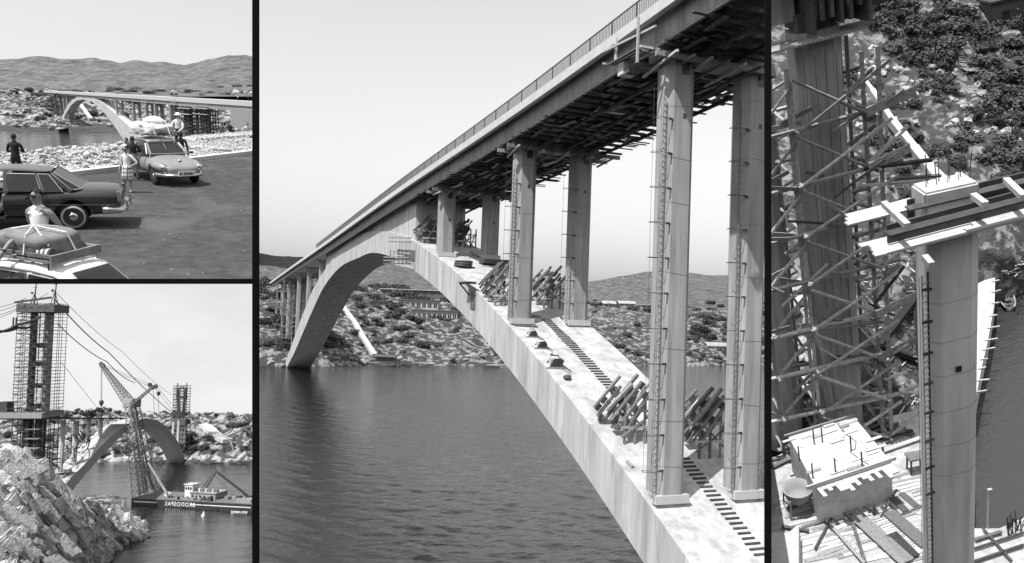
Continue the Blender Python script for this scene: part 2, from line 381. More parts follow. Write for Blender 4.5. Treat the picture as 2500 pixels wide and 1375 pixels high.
for u in COLU:
    for v in (-2.8, 2.8):
        zt = deck(u) - 2.55
        k = .62 if u > 100 else (1.0 if u < 1 else .97)
        c = column_mb(u, v, arch(u) - .9, zt, 1.02 * k, .85 * k, .42 * k).build('column', 'column_concrete', BR)
        MB().box((v, u, arch(u) + .08), (2.3 * k, 1.95 * k, .5)).build('plinth', 'concrete_deck', c)
        if u < 60:
            for zz in (zt - 3.4, zt - .5): MB().box((v + .15, u - .853 * k, zz), (.22 if zz < zt - 1 else .55, .03, .3 if zz < zt - 1 else .75)).build('recess', 'window_dark', c)
    if u < 60:
        for v in (-2.8, 2.8):
            z = arch(u) + 2.0; ch_ = [(-1.03, -.43), (-.6, -.86), (.6, -.86), (1.03, -.43), (1.03, .43)]
            while z < deck(u) - 4: b = MB(); dz = rng.uniform(-.1, .1); b.path([(v + x, u + y, z + dz * x + rng.uniform(-.03, .03)) for x, y in ch_], .006, 4); b.build('tie_wire', 'steel', BR); z += rng.uniform(2.6, 4.6)
    MB().box((0, u, deck(u) - 2.15), (8.6, 1.5, .8)).build('cross_beam', 'column_concrete', BR)
# railing
b = MB(); rl = [(-5.32, u, deck(u) + 1.12) for u in ud if u < 152]
for p, q in zip(rl, rl[1:]): b.bar(p, q, .07, .07)
b.build('top_rail', 'steel', BR, clip=CC)
u = -12.0; posts = []
while u < 150: posts.append(u); u += 3.15
p0 = MB().box((0, 0, .56), (.09, .07, 1.12)).build('railing_post', 'steel', BR)
p0.location = (-5.32, posts[0], deck(posts[0]))
share(p0, [Matrix.Translation((-5.32, u, deck(u))) for u in posts[1:] if proj_ok(u)] if False else [Matrix.Translation((-5.32, u, deck(u))) for u in posts[1:]], BR)
b = MB(); u = -11.0
mat('baluster', .16, .7, .2, 4)
while u < 150:
    z = deck(u); b.box((-5.32, u, z + .58), (.03, .075, .98)); u += .21
b.build('balusters', 'baluster', BR, kind='stuff', clip=CC)
# cleats (foot strips) up the arch
for a_, b_, n_ in (((1335, 783), (1512, 970), 34), ((1668, 1122), (1858, 1356), 22)):
    A, B = on_arch(*a_), on_arch(*b_)
    for i in range(n_):
        p = A.lerp(B, i / (n_ - 1)); z = arch(p.y); e = arch(p.y + .1) - arch(p.y - .1)
        MB().box((p.x, p.y, z + .05), (.95 + rng.uniform(-.1, .1), .13, .09), Matrix.Rotation(math.atan(e / .2), 3, 'X')).build('cleat', 'steel', BR)
# pour joints down the visible flank
for u in [v_ for v_ in range(-2, 58, 10)]:
    MB().bar((-VA - .004, u, archb(u) + .1), (-VA - .004, u + .8, arch(u + .8) - .1), .012, .05).build('joint', 'column_concrete', BR)

# timber boarding under the deck -----------------------------------------
FW_ = thing('deck_falsework', 'dark timber joists and loose boards hanging under the bridge deck', 'falsework')
Lm = []; u = -13.0
while u < 64:
    Lm.append(Matrix.Translation((.25 + rng.uniform(-.25, .45), u, deck(u) - 2.03)) @ Matrix.Rotation(rng.uniform(-.02, .02), 4, 'Z')); u += rng.uniform(1.15, 1.7)
for m_ in Lm:
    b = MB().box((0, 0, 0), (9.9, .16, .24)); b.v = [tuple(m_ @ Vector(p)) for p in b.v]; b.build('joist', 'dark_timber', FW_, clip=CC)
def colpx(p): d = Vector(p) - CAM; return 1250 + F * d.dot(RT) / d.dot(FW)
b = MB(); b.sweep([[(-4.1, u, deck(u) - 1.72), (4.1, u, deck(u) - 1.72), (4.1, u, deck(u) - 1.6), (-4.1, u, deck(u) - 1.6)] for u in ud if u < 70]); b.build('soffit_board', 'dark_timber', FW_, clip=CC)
b = MB(); b.sweep([[(-4.62, u, deck(u) - 1.99), (-4.42, u, deck(u) - 1.99), (-4.42, u, deck(u) - 1.80), (-4.62, u, deck(u) - 1.80)] for u in ud if u < 150]); b.build('edge_board', 'timber', FW_, clip=CC)
k0 = [MB().box((0, 0, 0), (.32, L_, .045)).build('board', 'timber', FW_) for L_ in (2.2, 3.2, 4.2)] + [MB().box((0, 0, 0), (.5, 2.6, .045)).build('board', 'pale_timber', FW_)]
for i, o in enumerate(k0): o.matrix_local = Matrix.Translation((-1 + i, 8 + 9 * i, deck(8 + 9 * i) - 1.89))
for i in range(285):
    u = -12 + 74 * rng.random()**1.25; v = rng.uniform(-4.0, 4.6)
    if max(colpx((v, u - 2.2, 36)), colpx((v, u + 2.2, 36))) > 1866: continue
    share(k0[3 if i % 11 == 0 else i % 3], [Matrix.Translation((v, u, deck(u) - (1.87 if i % 3 else 2.18) - .02 * (i % 5))) @ Matrix.Rotation(rng.gauss(0, .16) + (1.57 if i % 7 == 0 else 0), 4, 'Z') @ Matrix.Rotation(-.04, 4, 'X')], FW_)
for v in (-1.9, .6, 2.9, 4.7):                                       # long bearers
    u = -12.0
    while u < 60:
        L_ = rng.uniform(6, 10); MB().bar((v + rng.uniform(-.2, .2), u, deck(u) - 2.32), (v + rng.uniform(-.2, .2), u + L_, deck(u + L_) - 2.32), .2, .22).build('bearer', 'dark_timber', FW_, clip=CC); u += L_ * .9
for i in range(60):                                                   # ragged ends along the far edge
    u = -10 + 72 * rng.random(); MB().box((5.1 + rng.uniform(0, .9), u, deck(u) - 1.98 - rng.uniform(0, .3)), (rng.uniform(1., 2.2), .22, .06)).build('board', 'dark_timber', FW_, clip=CC)
for u in COLU[:3]:                                                    # bearers and poles at each pier head
    for du in (-1.25, 1.25): MB().bar((-5.0, u + du, deck(u) - 2.55), (6.2, u + du, deck(u) - 2.55), .26, .34).build('bearer', 'timber', FW_, clip=CC)
    for i in range(9):
        v = -4.4 + i * 1.2; a = rng.uniform(-.5, .5); MB().bar((v, u - 2.6, deck(u) - 2.84 + a * .3), (v + rng.uniform(.2, 1.0), u + 2.4, deck(u) - 2.78 - a * .2), .15, .15).build('pole', 'timber' if i % 2 else 'pale_timber', FW_, clip=CC)

# hanging work cradle under the deck edge at the near pier
CR = thing('work_cradle', 'small timber work cradle hanging under the deck edge by the near pier', 'scaffold')
u = 1.0; zb = deck(u) - 2.5
for p, q, m_ in (((-5.9, u - 1.6, zb + 2.2), (-5.9, u - 1.6, zb - .55), 'pale_timber'), ((-5.9, u + 1.1, zb + 1.8), (-5.9, u + 1.1, zb + .3), 'pale_timber'), ((-6.3, u + 2.0, zb + 1.1), (-5.4, u - 2.8, zb + 1.35), 'pale_timber'), ((-6.2, u + 2.3, zb + .45), (-4.4, u + 1.9, zb + .45), 'pale_timber'), ((-5.9, u - 1.9, zb + .35), (-4.6, u - 1.9, zb + .35), 'pale_timber')):
    MB().bar(p, q, .13, .13).build('rail', m_, CR)
for i in range(5): MB().box((-5.9 + i * .3, u + .2, zb + .3), (.26, 3.4, .06)).build('board', 'timber', CR)
MB().box((-5.2, u + .9, zb - .2), (.9, .7, .8)).build('box', 'pale_timber', CR); MB().box((-5.2, u + .2, zb - .45), (.8, .5, .4)).build('box', 'dark_timber', CR)

# caged ladders on the columns --------------------------------------------
def caged_ladder(u, v, z0, z1, label):
    T = thing('caged_ladder', label, 'ladder', Matrix.Translation((v - 1.12, u - .62, z0)), 'ladders on the bridge columns'); H = z1 - z0
    for x in (-.2, .2): MB().bar((x, x, 0), (x, x, H), .06, .06, (0, 1, 0)).build('stile', 'timber', T)
    r_ = MB().bar((-.2, -.2, 0), (.2, .2, 0), .04, .04).build('rung', 'timber', T); r_.location = (0, 0, .3)
    share(r_, [Matrix.Translation((0, 0, .3 + .38 * i)) for i in range(1, int((H - .4) / .38))], T)
    z = 1.6
    while z < H:
        MB().bar((.1, -.35, z), (.75, -.05, z), .09, .12).build('clamp', 'dark_timber', T)
        h = MB(); pts = [(.15, -.3, z), (-.5, -.55, z), (-1.0, -.4, z), (-.9, .0, z), (-.25, -.1, z)]
        h.path(pts, .018, 4); h.build('hoop', 'steel', T); z += 2.1
    for x, y in ((-1.0, -.4), (-.55, -.55)): MB().tube((x, y, 1.6), (x, y, H), .012, .012, 4).build('cage_wire', 'steel', T)
for u, v, nm in ((0, -2.8, 'caged timber ladder up the near outer bridge column'), (0, 2.8, 'caged timber ladder up the near inner bridge column'), (24.61, -2.8, 'caged timber ladder up the middle outer column beside the leaning ladder'), (24.61, 2.8, 'caged timber ladder up the middle inner column')):
    caged_ladder(u, v, arch(u) + .2, deck(u) - 4.5, nm)

# racks of tilted formwork timbers standing on the arch ---------------------
def trestle(p, wv, h, lean, label, mname='timber', n=4):
    T = thing('timber_rack', label, 'timber rack', Matrix.Translation(p), 'racks of formwork timber on the arch')
    for k in range(n):
        y = .9 - .75 * k; tw = .28 * (k % 2); st_ = rng.uniform(-.15, .15)
        for lay in range(3):
            a = Vector((-wv * .55 - .30 * lay + tw * 2.2 + st_, y, .15 + .62 * lay)); q = a + Vector((wv * .72 - tw + rng.uniform(-.12, .12), -lean * .9 + rng.uniform(-.2, .2), h * .80 - .25 * lay)); q = a + (q - a) * rng.uniform(.78, 1.12)
            MB().bar(a, q, rng.uniform(.13, .2), rng.uniform(.2, .28), (0, 1, 0)).build('beam', rng.choice((mname, mname, mname, 'pale_timber' if mname == 'timber' else 'timber')), T)
            if lay < 2:
                for e in (.10, .42, .78):
                    c = a.lerp(q, e + rng.uniform(-.05, .05)) + Vector((-.16, 0, .33)); d = (q - a).normalized() * .26
                    MB().bar(c - d, c + d, .15, .30, (0, 1, 0)).build('spacer', 'dark_timber', T)
    for k in range(n):
        x = -wv / 2 + wv * k / (n - 1) + .3
        MB().bar((x, -1.5, -.9), (x, -1.5, h * .68), .14, .14, (0, 1, 0)).build('post', mname, T)
        MB().bar((x, .6, -.1), (x, -1.5, h * .55), .1, .1, (1, 0, 0)).build('brace', mname, T)
    for z in (.35, h * .42): MB().bar((-wv / 2, -1.55, z), (wv / 2 + .4, -1.55, z), .1, .16).build('ledger', 'pale_timber', T)
    MB().bar((-wv / 2, -1.6, -.3), (wv / 2 + .3, -1.6, h * .42), .09, .12).build('brace', mname, T)
    MB().bar((-wv / 2 + .2, -1.5, h * .5), (wv / 2 + .2, -1.4, -.4), .09, .12).build('brace', mname, T)
for q, wv, h, ln, lb, mn in (((1525, 1052), 2.3, 3.4, 1.0, 'rack of tilted formwork timbers on the arch edge beside the near outer column', 'timber'), ((1705, 1085), 2.5, 3.6, 1.0, 'rack of tilted formwork timbers between the two near columns', 'timber'), ((1218, 735), 2.4, 3.3, 1.0, 'rack of tilted formwork timbers beside the leaning ladder', 'timber'), ((1335, 742), 2.5, 3.2, 1.0, 'rack of tilted formwork timbers between the middle columns', 'timber'), ((1043, 592), 2.2, 3.0, 1.0, 'dark rack of formwork timbers beside the small outer column near the crown', 'dark_timber'), ((1128, 600), 2.2, 3.0, 1.0, 'dark rack of formwork timbers between the small columns near the crown', 'dark_timber')):
    p = on_arch(*q); trestle(Vector((p.x, p.y, arch(p.y) + .1)), wv, h, ln, lb, mn)

# loose things on the arch --------------------------------------------------
LD = thing('leaning_ladder', 'pale wooden ladder leaning on the middle outer column', 'ladder', Matrix.Translation(on_arch(1282, 792)))
for x in (-.32, .32): MB().bar((x, 0, 0), (x * .8 - .75, .9, 4.3), .08, .1).build('stile', 'pale_timber', LD)
for i in range(11): t = .06 + i * .09; MB().bar((-.32 + .0 - .75 * t + .05 * t, .9 * t, 4.3 * t), (.32 - .75 * t - .05 * t, .9 * t, 4.3 * t), .06, .05).build('rung', 'pale_timber', LD)
p = on_arch(1130, 652); CO = thing('cable_coil', 'flat dark coil of cable lying on the arch edge', 'coil', Matrix.Translation((p.x, p.y, arch(p.y) + .12)))
for i in range(3): MB().lathe([(.75, -.1), (1.0 + .05 * (i % 2), -.1), (1.05, 0), (1.0, .1), (.75, .1), (.72, 0)], 18, (.05 * i, 0, .24 * i)).build('loop', 'steel', CO, smooth=True)
p = on_arch(1207, 648); BS = thing('beam_stack', 'low stack of dark timber beams across the arch', 'timber stack', Matrix.Translation((p.x, p.y, arch(p.y) + .15)) @ Matrix.Rotation(-.15, 4, 'Z'))
for i in range(7): MB().box(((i % 2) * .3, -.5 + (i % 4) * .3, .12 + .27 * (i // 4)), (3.6, .26, .24)).build('beam', 'dark_timber', BS)
for q, s_, lb in (((1298, 822), .8, 'small winch by the fourth plank pile on the arch'), ((1320, 850), .9, 'boxy little winch on a board near the arch edge'), ((1353, 897), 1.15, 'largest winch on the arch with a dark drum and long handle')):
    p = on_arch(*q); T = thing('winch', lb, 'winch', Matrix.Translation((p.x, p.y, arch(p.y) + .03)) @ Matrix.Rotation(.4, 4, 'X') @ Matrix.Scale(s_, 4))
    MB().box((0, 0, .06), (1.5, .6, .12)).build('base_board', 'pale_timber', T); MB().box((-.1, 0, .42), (.62, .5, .6)).build('motor_box', 'plaster', T, bevel=.05)
    MB().tube((.25, -.3, .4), (.25, .3, .4), .24, .24, 12).build('drum', 'steel', T, smooth=False); MB().bar((.3, -.35, .4), (.75, -1.1, .2), .07).build('handle', 'steel', T)
    for y in (-.28, .28): MB().poly([(-.5, y, .1), (.5, y, .1), (.3, y, .75), (-.2, y, .75)], (0, .04, 0)).build('side_plate', 'steel', T)
p = on_arch(1385, 928); T = thing('bag', 'small dark bag lying by the winch on the arch', 'bag', Matrix.Translation((p.x, p.y, arch(p.y) + .1)))
MB().rock((0, 0, .1), .35, 3, 2, (1, .7, .6)).build('sack', 'dark_timber', T, smooth=True); MB().path([(-.2, 0, .25), (0, 0, .42), (.2, 0, .25)], .03).build('tie', 'pale_timber', T)
for i, (a_, b_) in enumerate((((1255, 796), (1312, 800)), ((1368, 775), (1388, 798)), ((1150, 618), (1168, 630)), ((1284, 770), (1320, 776)), ((1530, 1130), (1545, 1145)), ((1345, 868), (1375, 885)))):
    A, B = on_arch(*a_), on_arch(*b_); MB().bar(A + Z * .12, B + Z * .12, .22, .12).build('loose_beam', 'dark_timber' if i in (1, 5) else 'timber', label=['plank across the arch at the foot of the leaning ladder', 'dark beam lying below the middle inner column', 'short plank beside the small inner column', 'plank beside the middle outer column foot', 'short plank below the near timber rack', 'dark plank beside the largest winch'][i], cat='plank')
# bracket platform on the flank
p = hit(1155, 690, 0, -VA); T = thing('bracket_platform', 'small timber bracket platform fixed to the arch flank with dark streaks below', 'platform', Matrix.Translation(p))
for i in range(4): MB().box((-.15 - .3 * i, 0, 0), (.27, 2.4, .1)).build('board', 'dark_timber', T)
for y in (-1.0, 1.0): MB().bar((-1.1, y, -.1), (0, y, -1.3), .12).build('strut', 'dark_timber', T); MB().bar((-1.15, y, -.12), (0, y, -.12), .12).build('bearer', 'timber', T)
MB().box((-.06, -.3, -1.7), (.1, 1.3, 1.9)).build('stain_streak', 'rust', T)  # dark stain streak on the flank, modelled as a thin slab
# scaffold at the crown
T = thing('crown_scaffold', 'little plank scaffold fixed to the side of the arch crown', 'scaffold')
for (r1, r2) in ((580, 1), (590, 1), (628, 2), (636, 2), (643, 2)):
    A, B = hit(952 if r2 == 1 else 940, r1, 0, -4.9), hit(1000, r1 + 1, 0, -4.9); MB().bar(A, B, .5, .16).build('plank', 'timber', T)
for px in (953, 962, 974, 983, 993): MB().bar(hit(px, 612, 0, -5.1), hit(px, 646, 0, -5.1), .12).build('post', 'dark_timber', T)
for px, a_ in ((948, 618), (960, 623), (975, 617)): MB().bar(hit(px, a_, 0, -5.1), hit(px + 26, a_ + 2, 0, -5.1), .1).build('rail', 'pale_timber', T)

# scaffolded piers on the far bank
def lattice(b, x0, x1, y0, y1, z0, z1, nx, ny, nz, t):
    xs = [x0 + (x1 - x0) * i / nx for i in range(nx + 1)]; ys = [y0 + (y1 - y0) * i / ny for i in range(ny + 1)]; zs = [z0 + (z1 - z0) * i / nz for i in range(nz + 1)]
    return xs, ys, zs
def scaffold_tower(T, x0, x1, y0, y1, z0, z1, nx, ny, nz, t, m_='dark_timber', jit=.0):
    xs, ys, zs = lattice(None, x0, x1, y0, y1, z0, z1, nx, ny, nz, t); J = lambda: rng.uniform(-jit, jit)
    for i, x in enumerate(xs):
        for j, y in enumerate(ys):
            if 0 < i < nx and 0 < j < ny: continue
            MB().bar((x, y, z0), (x + J(), y + J(), z1 + abs(J())), t, t, (0, 1, 0)).build('standard', m_, T)
    for k, z in enumerate(zs):
        for y in (ys[0], ys[-1]): MB().bar((x0 - t * 3 + J(), y, z + J() * .3), (x1 + t * 3 + J(), y, z + J() * .3), t * .8, t).build('ledger', m_, T)
        for x in (xs[0], xs[-1]): MB().bar((x, y0 - t * 2 + J(), z), (x, y1 + t * 2 + J(), z), t * .8, t).build('transom', m_, T)
    for k in range(nz):
        a, c = (x0, x1) if k % 2 else (x1, x0)
        MB().bar((a, y0 - t, zs[k]), (c, y0 - t, zs[k + 1]), t * .6, t * .7).build('brace', m_, T)
        a, c = (y0, y1) if k % 2 else (y1, y0); MB().bar((x0 - t, a, zs[k]), (x0 - t, c, zs[k + 1]), t * .6, t * .7).build('brace', m_, T)
for u, z0, lb in ((237, 6, 'tall scaffolded pier at the waterline foot of the far arch end'), (262, 12, 'scaffolded pier on the far bank at the end of the deck')):
    T = thing('scaffolded_pier', lb, 'pier', Matrix.Translation((0, u, 0)))
    for v in (-2.6, 2.6): column_mb(0, v, z0 - 6, deck(u) - 1.6, .7, .7, .3).build('column', 'column_concrete', T)
    scaffold_tower(T, -4.6, 4.6, -2.2, 2.2, z0 - 5, deck(u) - 2.0, 3, 1, 7, .22, 'timber')

# far bank ---------------------------------------------------------------------
BANK = Land([(600, [(254, 905), (262, 850), (285, 790), (300, 745), (330, 705), (380, 692)]), (690, [(255, 905), (266, 850), (285, 790), (305, 745), (340, 708), (390, 695)]), (800, [(262, 905), (282, 852), (302, 805), (327, 750), (365, 718), (420, 702)]),
  (950, [(277, 902), (298, 850), (325, 800), (350, 755), (385, 724), (450, 708)]), (1100, [(288, 901), (310, 855), (335, 805), (362, 765), (400, 730), (460, 718)]), (1250, [(300, 900), (322, 862), (345, 818), (370, 775), (405, 745), (470, 728)]), (1430, [(316, 900), (335, 872), (352, 830), (376, 785), (412, 757), (480, 745)]),
  (1600, [(329, 899), (346, 868), (366, 832), (390, 795), (430, 772), (500, 755)]), (1720, [(343, 898), (356, 876), (376, 842), (402, 805), (440, 775), (500, 758)]), (1890, [(372, 896), (384, 866), (400, 830), (425, 800), (455, 772), (500, 758)])], 230, 60, 3.2, .07, Z, 1, .5)
BANK.build('far_bank', 'bank_rock', clip=CC)
HILL = Land([(600, [(360, 700), (450, 702), (640, 668), (820, 630), (950, 612), (1050, 640)]), (700, [(380, 700), (470, 704), (650, 672), (820, 640), (950, 624), (1050, 650)]), (800, [(410, 708), (490, 708), (660, 690), (820, 665), (950, 643), (1050, 660)]), (950, [(440, 712), (520, 708), (670, 690), (820, 662), (950, 642), (1050, 660)]), (1100, [(450, 722), (540, 720), (680, 712), (820, 696), (950, 676), (1050, 690)]),
  (1250, [(460, 732), (550, 732), (690, 724), (820, 712), (950, 700), (1050, 710)]), (1430, [(470, 750), (560, 745), (700, 730), (840, 712), (1000, 692), (1080, 705)]), (1530, [(490, 760), (570, 752), (700, 732), (840, 706), (1000, 676), (1080, 695)]), (1600, [(490, 760), (570, 752), (700, 728), (840, 700), (1000, 667), (1080, 690)]), (1720, [(490, 762), (570, 752), (700, 728), (840, 700), (1000, 669), (1080, 690)]), (1890, [(490, 762), (570, 755), (700, 732), (840, 706), (1000, 682), (1080, 700)])], 160, 50, 5, .02, Z, 3, .3, fade=.6)
HILL.build('hills', 'hill_scrub', clip=CC)
def land_at(L, px, row):
    lo, hi = 0.0, 1.0
    for _ in range(24):
        m_ = (lo + hi) / 2
        if L.prof(px, m_)[1] > row: lo = m_
        else: hi = m_
    return L.pt(px, lo)
n_ = 0; US = MB()
while n_ < 430:
    px = rng.uniform(632, 1868); t = rng.uniform(.06, .98)
    if t < .2 and rng.random() < .6: continue
    p = BANK.pt(px, t)
    if noise.noise(p * .035 + Vector((5, 2, 1))) < -.12 and rng.random() < .8: continue
    bush(p - Z * .4, (rng.uniform(2.8, 4.8) if n_ < 110 else rng.uniform(1.5, 3.2)) * (1.2 if t > .6 else 1), Z, 'dark rounded bush on the rocky bank across the channel', 'bushes on the far bank', .85, stuff=None if n_ < 110 else US); n_ += 1
RS = MB()
for i in range(650):
    px = rng.uniform(632, 1868); t = rng.random()**1.4; p = BANK.pt(px, t); RS.rock(p, rng.uniform(.3, 1.0) * (1.4 if t < .2 else 1), i, 1, (1.1, 1, .8), rotm(rng.uniform(0, 60), 0, rng.uniform(0, 180)))
mat('bank_stone', .25, .95, .3, 1.0, rand=0, coord='World')
RS.build('rocks', 'bank_stone', label='pale broken rocks strewn over the far bank', cat='rocks', kind='stuff')
US.build('undergrowth', 'leaf', label='low dark undergrowth between the rocks of the far bank', cat='undergrowth', kind='stuff')
for i in range(60):
    px = rng.choice((rng.uniform(905, 1000), rng.uniform(1430, 1868), rng.uniform(1430, 1868))); p = HILL.pt(px, rng.uniform(.02, .3)); bush(p - Z * .5, rng.uniform(2.5, 5), Z, 'dark tree clump at the foot of the distant hill', 'tree clumps below the hill', .8, 'tree', 'tree')
# pale ramp
pts = [land_at(BANK, px, row) + Z * .5 for px, row in ((826, 735), (845, 765), (866, 797), (885, 828), (900, 852), (913, 874))]
T = thing('pale_ramp', 'straight pale ramp running down the far bank to the shed', 'ramp')
for a, q in zip(pts, pts[1:]): MB().bar(a, q + (q - a) * .06, 1.7, 1.6).build('slab', 'fascia', T)
def house(px0, px1, rt_, rb, d, label, nwin, roofm='roof_pale', wallm='plaster', hrow=None, dp=7, gable=False, group=None):
    mid = (px0 + px1) / 2; o = at(mid, rb, d); W = (px1 - px0) / F * d; H = (rb - rt_) / F * d; x = Vector((RT.x, RT.y, 0)).normalized(); y = Z.cross(x)
    M = Matrix(((x.x, y.x, 0, o.x), (x.y, y.y, 0, o.y), (0, 0, 1, o.z), (0, 0, 0, 1))); T = thing('house', label, 'building', M, group)
    MB().box((0, dp / 2, H * .35), (W, dp, H * 1.3)).build('wall', wallm, T)
    r_ = .6
    if gable: MB().poly([(-W / 2 - r_, -r_, H), (W / 2 + r_, -r_, H), (W / 2 + r_, dp / 2, H + dp * .22), (-W / 2 - r_, dp / 2, H + dp * .22)], (0, 0, .25)).build('roof', roofm, T); MB().poly([(-W / 2 - r_, dp + r_, H), (W / 2 + r_, dp + r_, H), (W / 2 + r_, dp / 2, H + dp * .22), (-W / 2 - r_, dp / 2, H + dp * .22)], (0, 0, .25)).build('roof', roofm, T)
    else: MB().box((0, dp / 2, H + .2), (W + 1.4, dp + 1.6, .4)).build('roof', roofm, T)
    for i in range(nwin):
        xx = -W / 2 + W * (i + .5) / nwin; f_ = MB().box((xx, -.06, H * .55), (W / nwin * .6, .12, H * .45)).build('window', 'window_dark', T)
        MB().box((xx, -.14, H * .55), (.12, .06, H * .45)).build('mullion', wallm, f_)
house(930, 1105, 709, 722, 395, 'long low building with a pale flat roof highest on the far bank', 9, 'roof_pale', 'roof_dark')
house(973, 1069, 734, 758, 366, 'dark roofed terrace building between the bushes on the far bank', 7, 'roof_dark', 'plaster')
house(1004, 1115, 759, 788, 347, 'lowest terrace building on the far bank with a long balcony rail', 9, 'roof_dark', 'plaster')
house(1728, 1782, 846, 862, 368, 'small white roofed boathouse on the far shore beyond the inner column', 3, 'roof_pale', 'plaster', gable=True)
house(1850, 1900, 832, 846, 395, 'white roofed house on the far bank behind the near inner column', 3, 'roof_pale', 'plaster')
house(1640, 1735, 768, 782, 432, 'long low house behind the near outer column', 6, 'roof_dark', 'plaster')
house(1472, 1502, 742, 750, 470, 'small pale roofed house among trees below the hill', 2, 'roof_pale', 'plaster', gable=True); house(1512, 1550, 742, 750, 475, 'wider pale roofed house among trees below the hill', 3, 'roof_pale', 'plaster', gable=True); house(1566, 1592, 745, 754, 470, 'square pale house among trees beside the near outer column', 2, 'roof_pale', 'plaster')
house(918, 962, 872, 886, 281, 'low dark shed at the foot of the pale ramp', 3, 'roof_dark', 'roof_dark', dp=4)
p = land_at(BANK, 913, 716); MB().tube(p, p + Z * 5.5, .45, .32, 8).build('chimney_pipe', 'steel', label='slim dark chimney pipe rising beside the long pale roofed building', cat='chimney')
# timber rafts and heaps along the far waterline
def raft(px0, px1, row, label, nn, m_='timber'):
    A, B = hit(px0, row, 2, .25), hit(px1, row, 2, .25); T = thing('timber_raft', label, 'raft', Matrix.Translation((A + B) / 2), 'timber rafts on the far shore'); d = (B - A); L_ = d.length; d.normalize(); s_ = Z.cross(d)
    for i in range(nn):
        e = rng.uniform(-.5, .2) * L_; l_ = rng.uniform(.25, .5) * L_; y = rng.uniform(-2, 2.5); z = rng.uniform(0, 1.1) ** 2
        MB().bar(d * e + s_ * y + Z * z, d * (e + l_) + s_ * (y + rng.uniform(-.8, .8)) + Z * (z + rng.uniform(-.2, .3)), .32, .26).build('beam', rng.choice((m_, 'pale_timber', 'dark_timber')), T)
raft(930, 1075, 893, 'long raft of stacked timber moored below the shed', 22); raft(775, 915, 889, 'scattered timber heap at the waterline beside the far arch foot', 26, 'pale_timber'); raft(1165, 1250, 896, 'low timber raft half hidden behind the arch', 14, 'dark_timber'); raft(1080, 1160, 880, 'loose beams on the shore beyond the moored raft', 14)

# two slim black dividers, no part of either place, separate this one from its neighbours
for px, d, wd, lb in ((624.5, 10.9, 13.5, 'slim black divider between the car park and the big bridge'), (1874.5, 33.0, 13.5, 'slim black divider between the big bridge and the building site')):
    MB().bar(at(px, 1250 + 0 + F * 21.5 / d, d), at(px, -120, d), wd * d / F, wd * d / F, FW).build('black_divider', 'divider_black', label=lb, cat='mast')
# ================================================================== people: one skinned body each, clothes by region
mat('skin', .30, .7, .08, 5, rand=.1); mat('skin_dark', .22, .7, .08, 5, rand=.1); mat('hair', .02, .8, .3, 20, rand=.2)
mat('cloth_white', .70, .9, .06, 6, rand=.05); mat('cloth_dark', .03, .95, .2, 6, rand=.2); mat('cloth_mid', .12, .95, .2, 6, rand=.2); mat('cloth_grey', .25, .95, .2, 6, rand=.1); mat('shoe_dark', .02, .6, .1, 6)
def plaid():
    m = bpy.data.materials.new('plaid'); m.use_nodes = True; n = m.node_tree.nodes; l = m.node_tree.links; b = n['Principled BSDF']; tc = n.new('ShaderNodeTexCoord'); sp = n.new('ShaderNodeSeparateXYZ'); l.new(tc.outputs['Object'], sp.inputs[0]); o = []
    for i, f_ in ((0, 46), (2, 42)):
        a = n.new('ShaderNodeMath'); a.operation = 'MULTIPLY'; l.new(sp.outputs[i], a.inputs[0]); a.inputs[1].default_value = f_
        c = n.new('ShaderNodeMath'); c.operation = 'SINE'; l.new(a.outputs[0], c.inputs[0]); d = n.new('ShaderNodeMapRange'); l.new(c.outputs[0], d.inputs[0]); d.inputs[1].default_value = .55; d.inputs[2].default_value = .7; d.inputs[3].default_value = 1; d.inputs[4].default_value = .3; o.append(d.outputs[0])
    q = n.new('ShaderNodeMath'); q.operation = 'MULTIPLY'; l.new(o[0], q.inputs[0]); l.new(o[1], q.inputs[1]); r = n.new('ShaderNodeMath'); r.operation = 'MULTIPLY'; l.new(q.outputs[0], r.inputs[0]); r.inputs[1].default_value = .6; l.new(r.outputs[0], b.inputs['Base Color']); b.inputs['Roughness'].default_value = .9; MATS['plaid'] = m
plaid()
ARMS = {  # (elbow, wrist, fingertip) for one side, x outwards, y forwards, from a 1.75 m figure
 'down': ((.26, -.02, 1.13), (.28, .06, .88), (.27, .10, .74)), 'hip': ((.40, -.06, 1.16), (.20, .08, 1.02), (.12, .14, .98)),
 'back': ((.27, -.14, 1.14), (.08, -.20, .98), (.0, -.2, .93)), 'cross': ((.27, .06, 1.14), (.02, .24, 1.20), (-.12, .22, 1.22)),
 'out': ((.34, .18, 1.22), (.36, .44, 1.16), (.36, .60, 1.15)), 'up': ((.30, .20, 1.25), (.24, .42, 1.38), (.22, .55, 1.40)) }
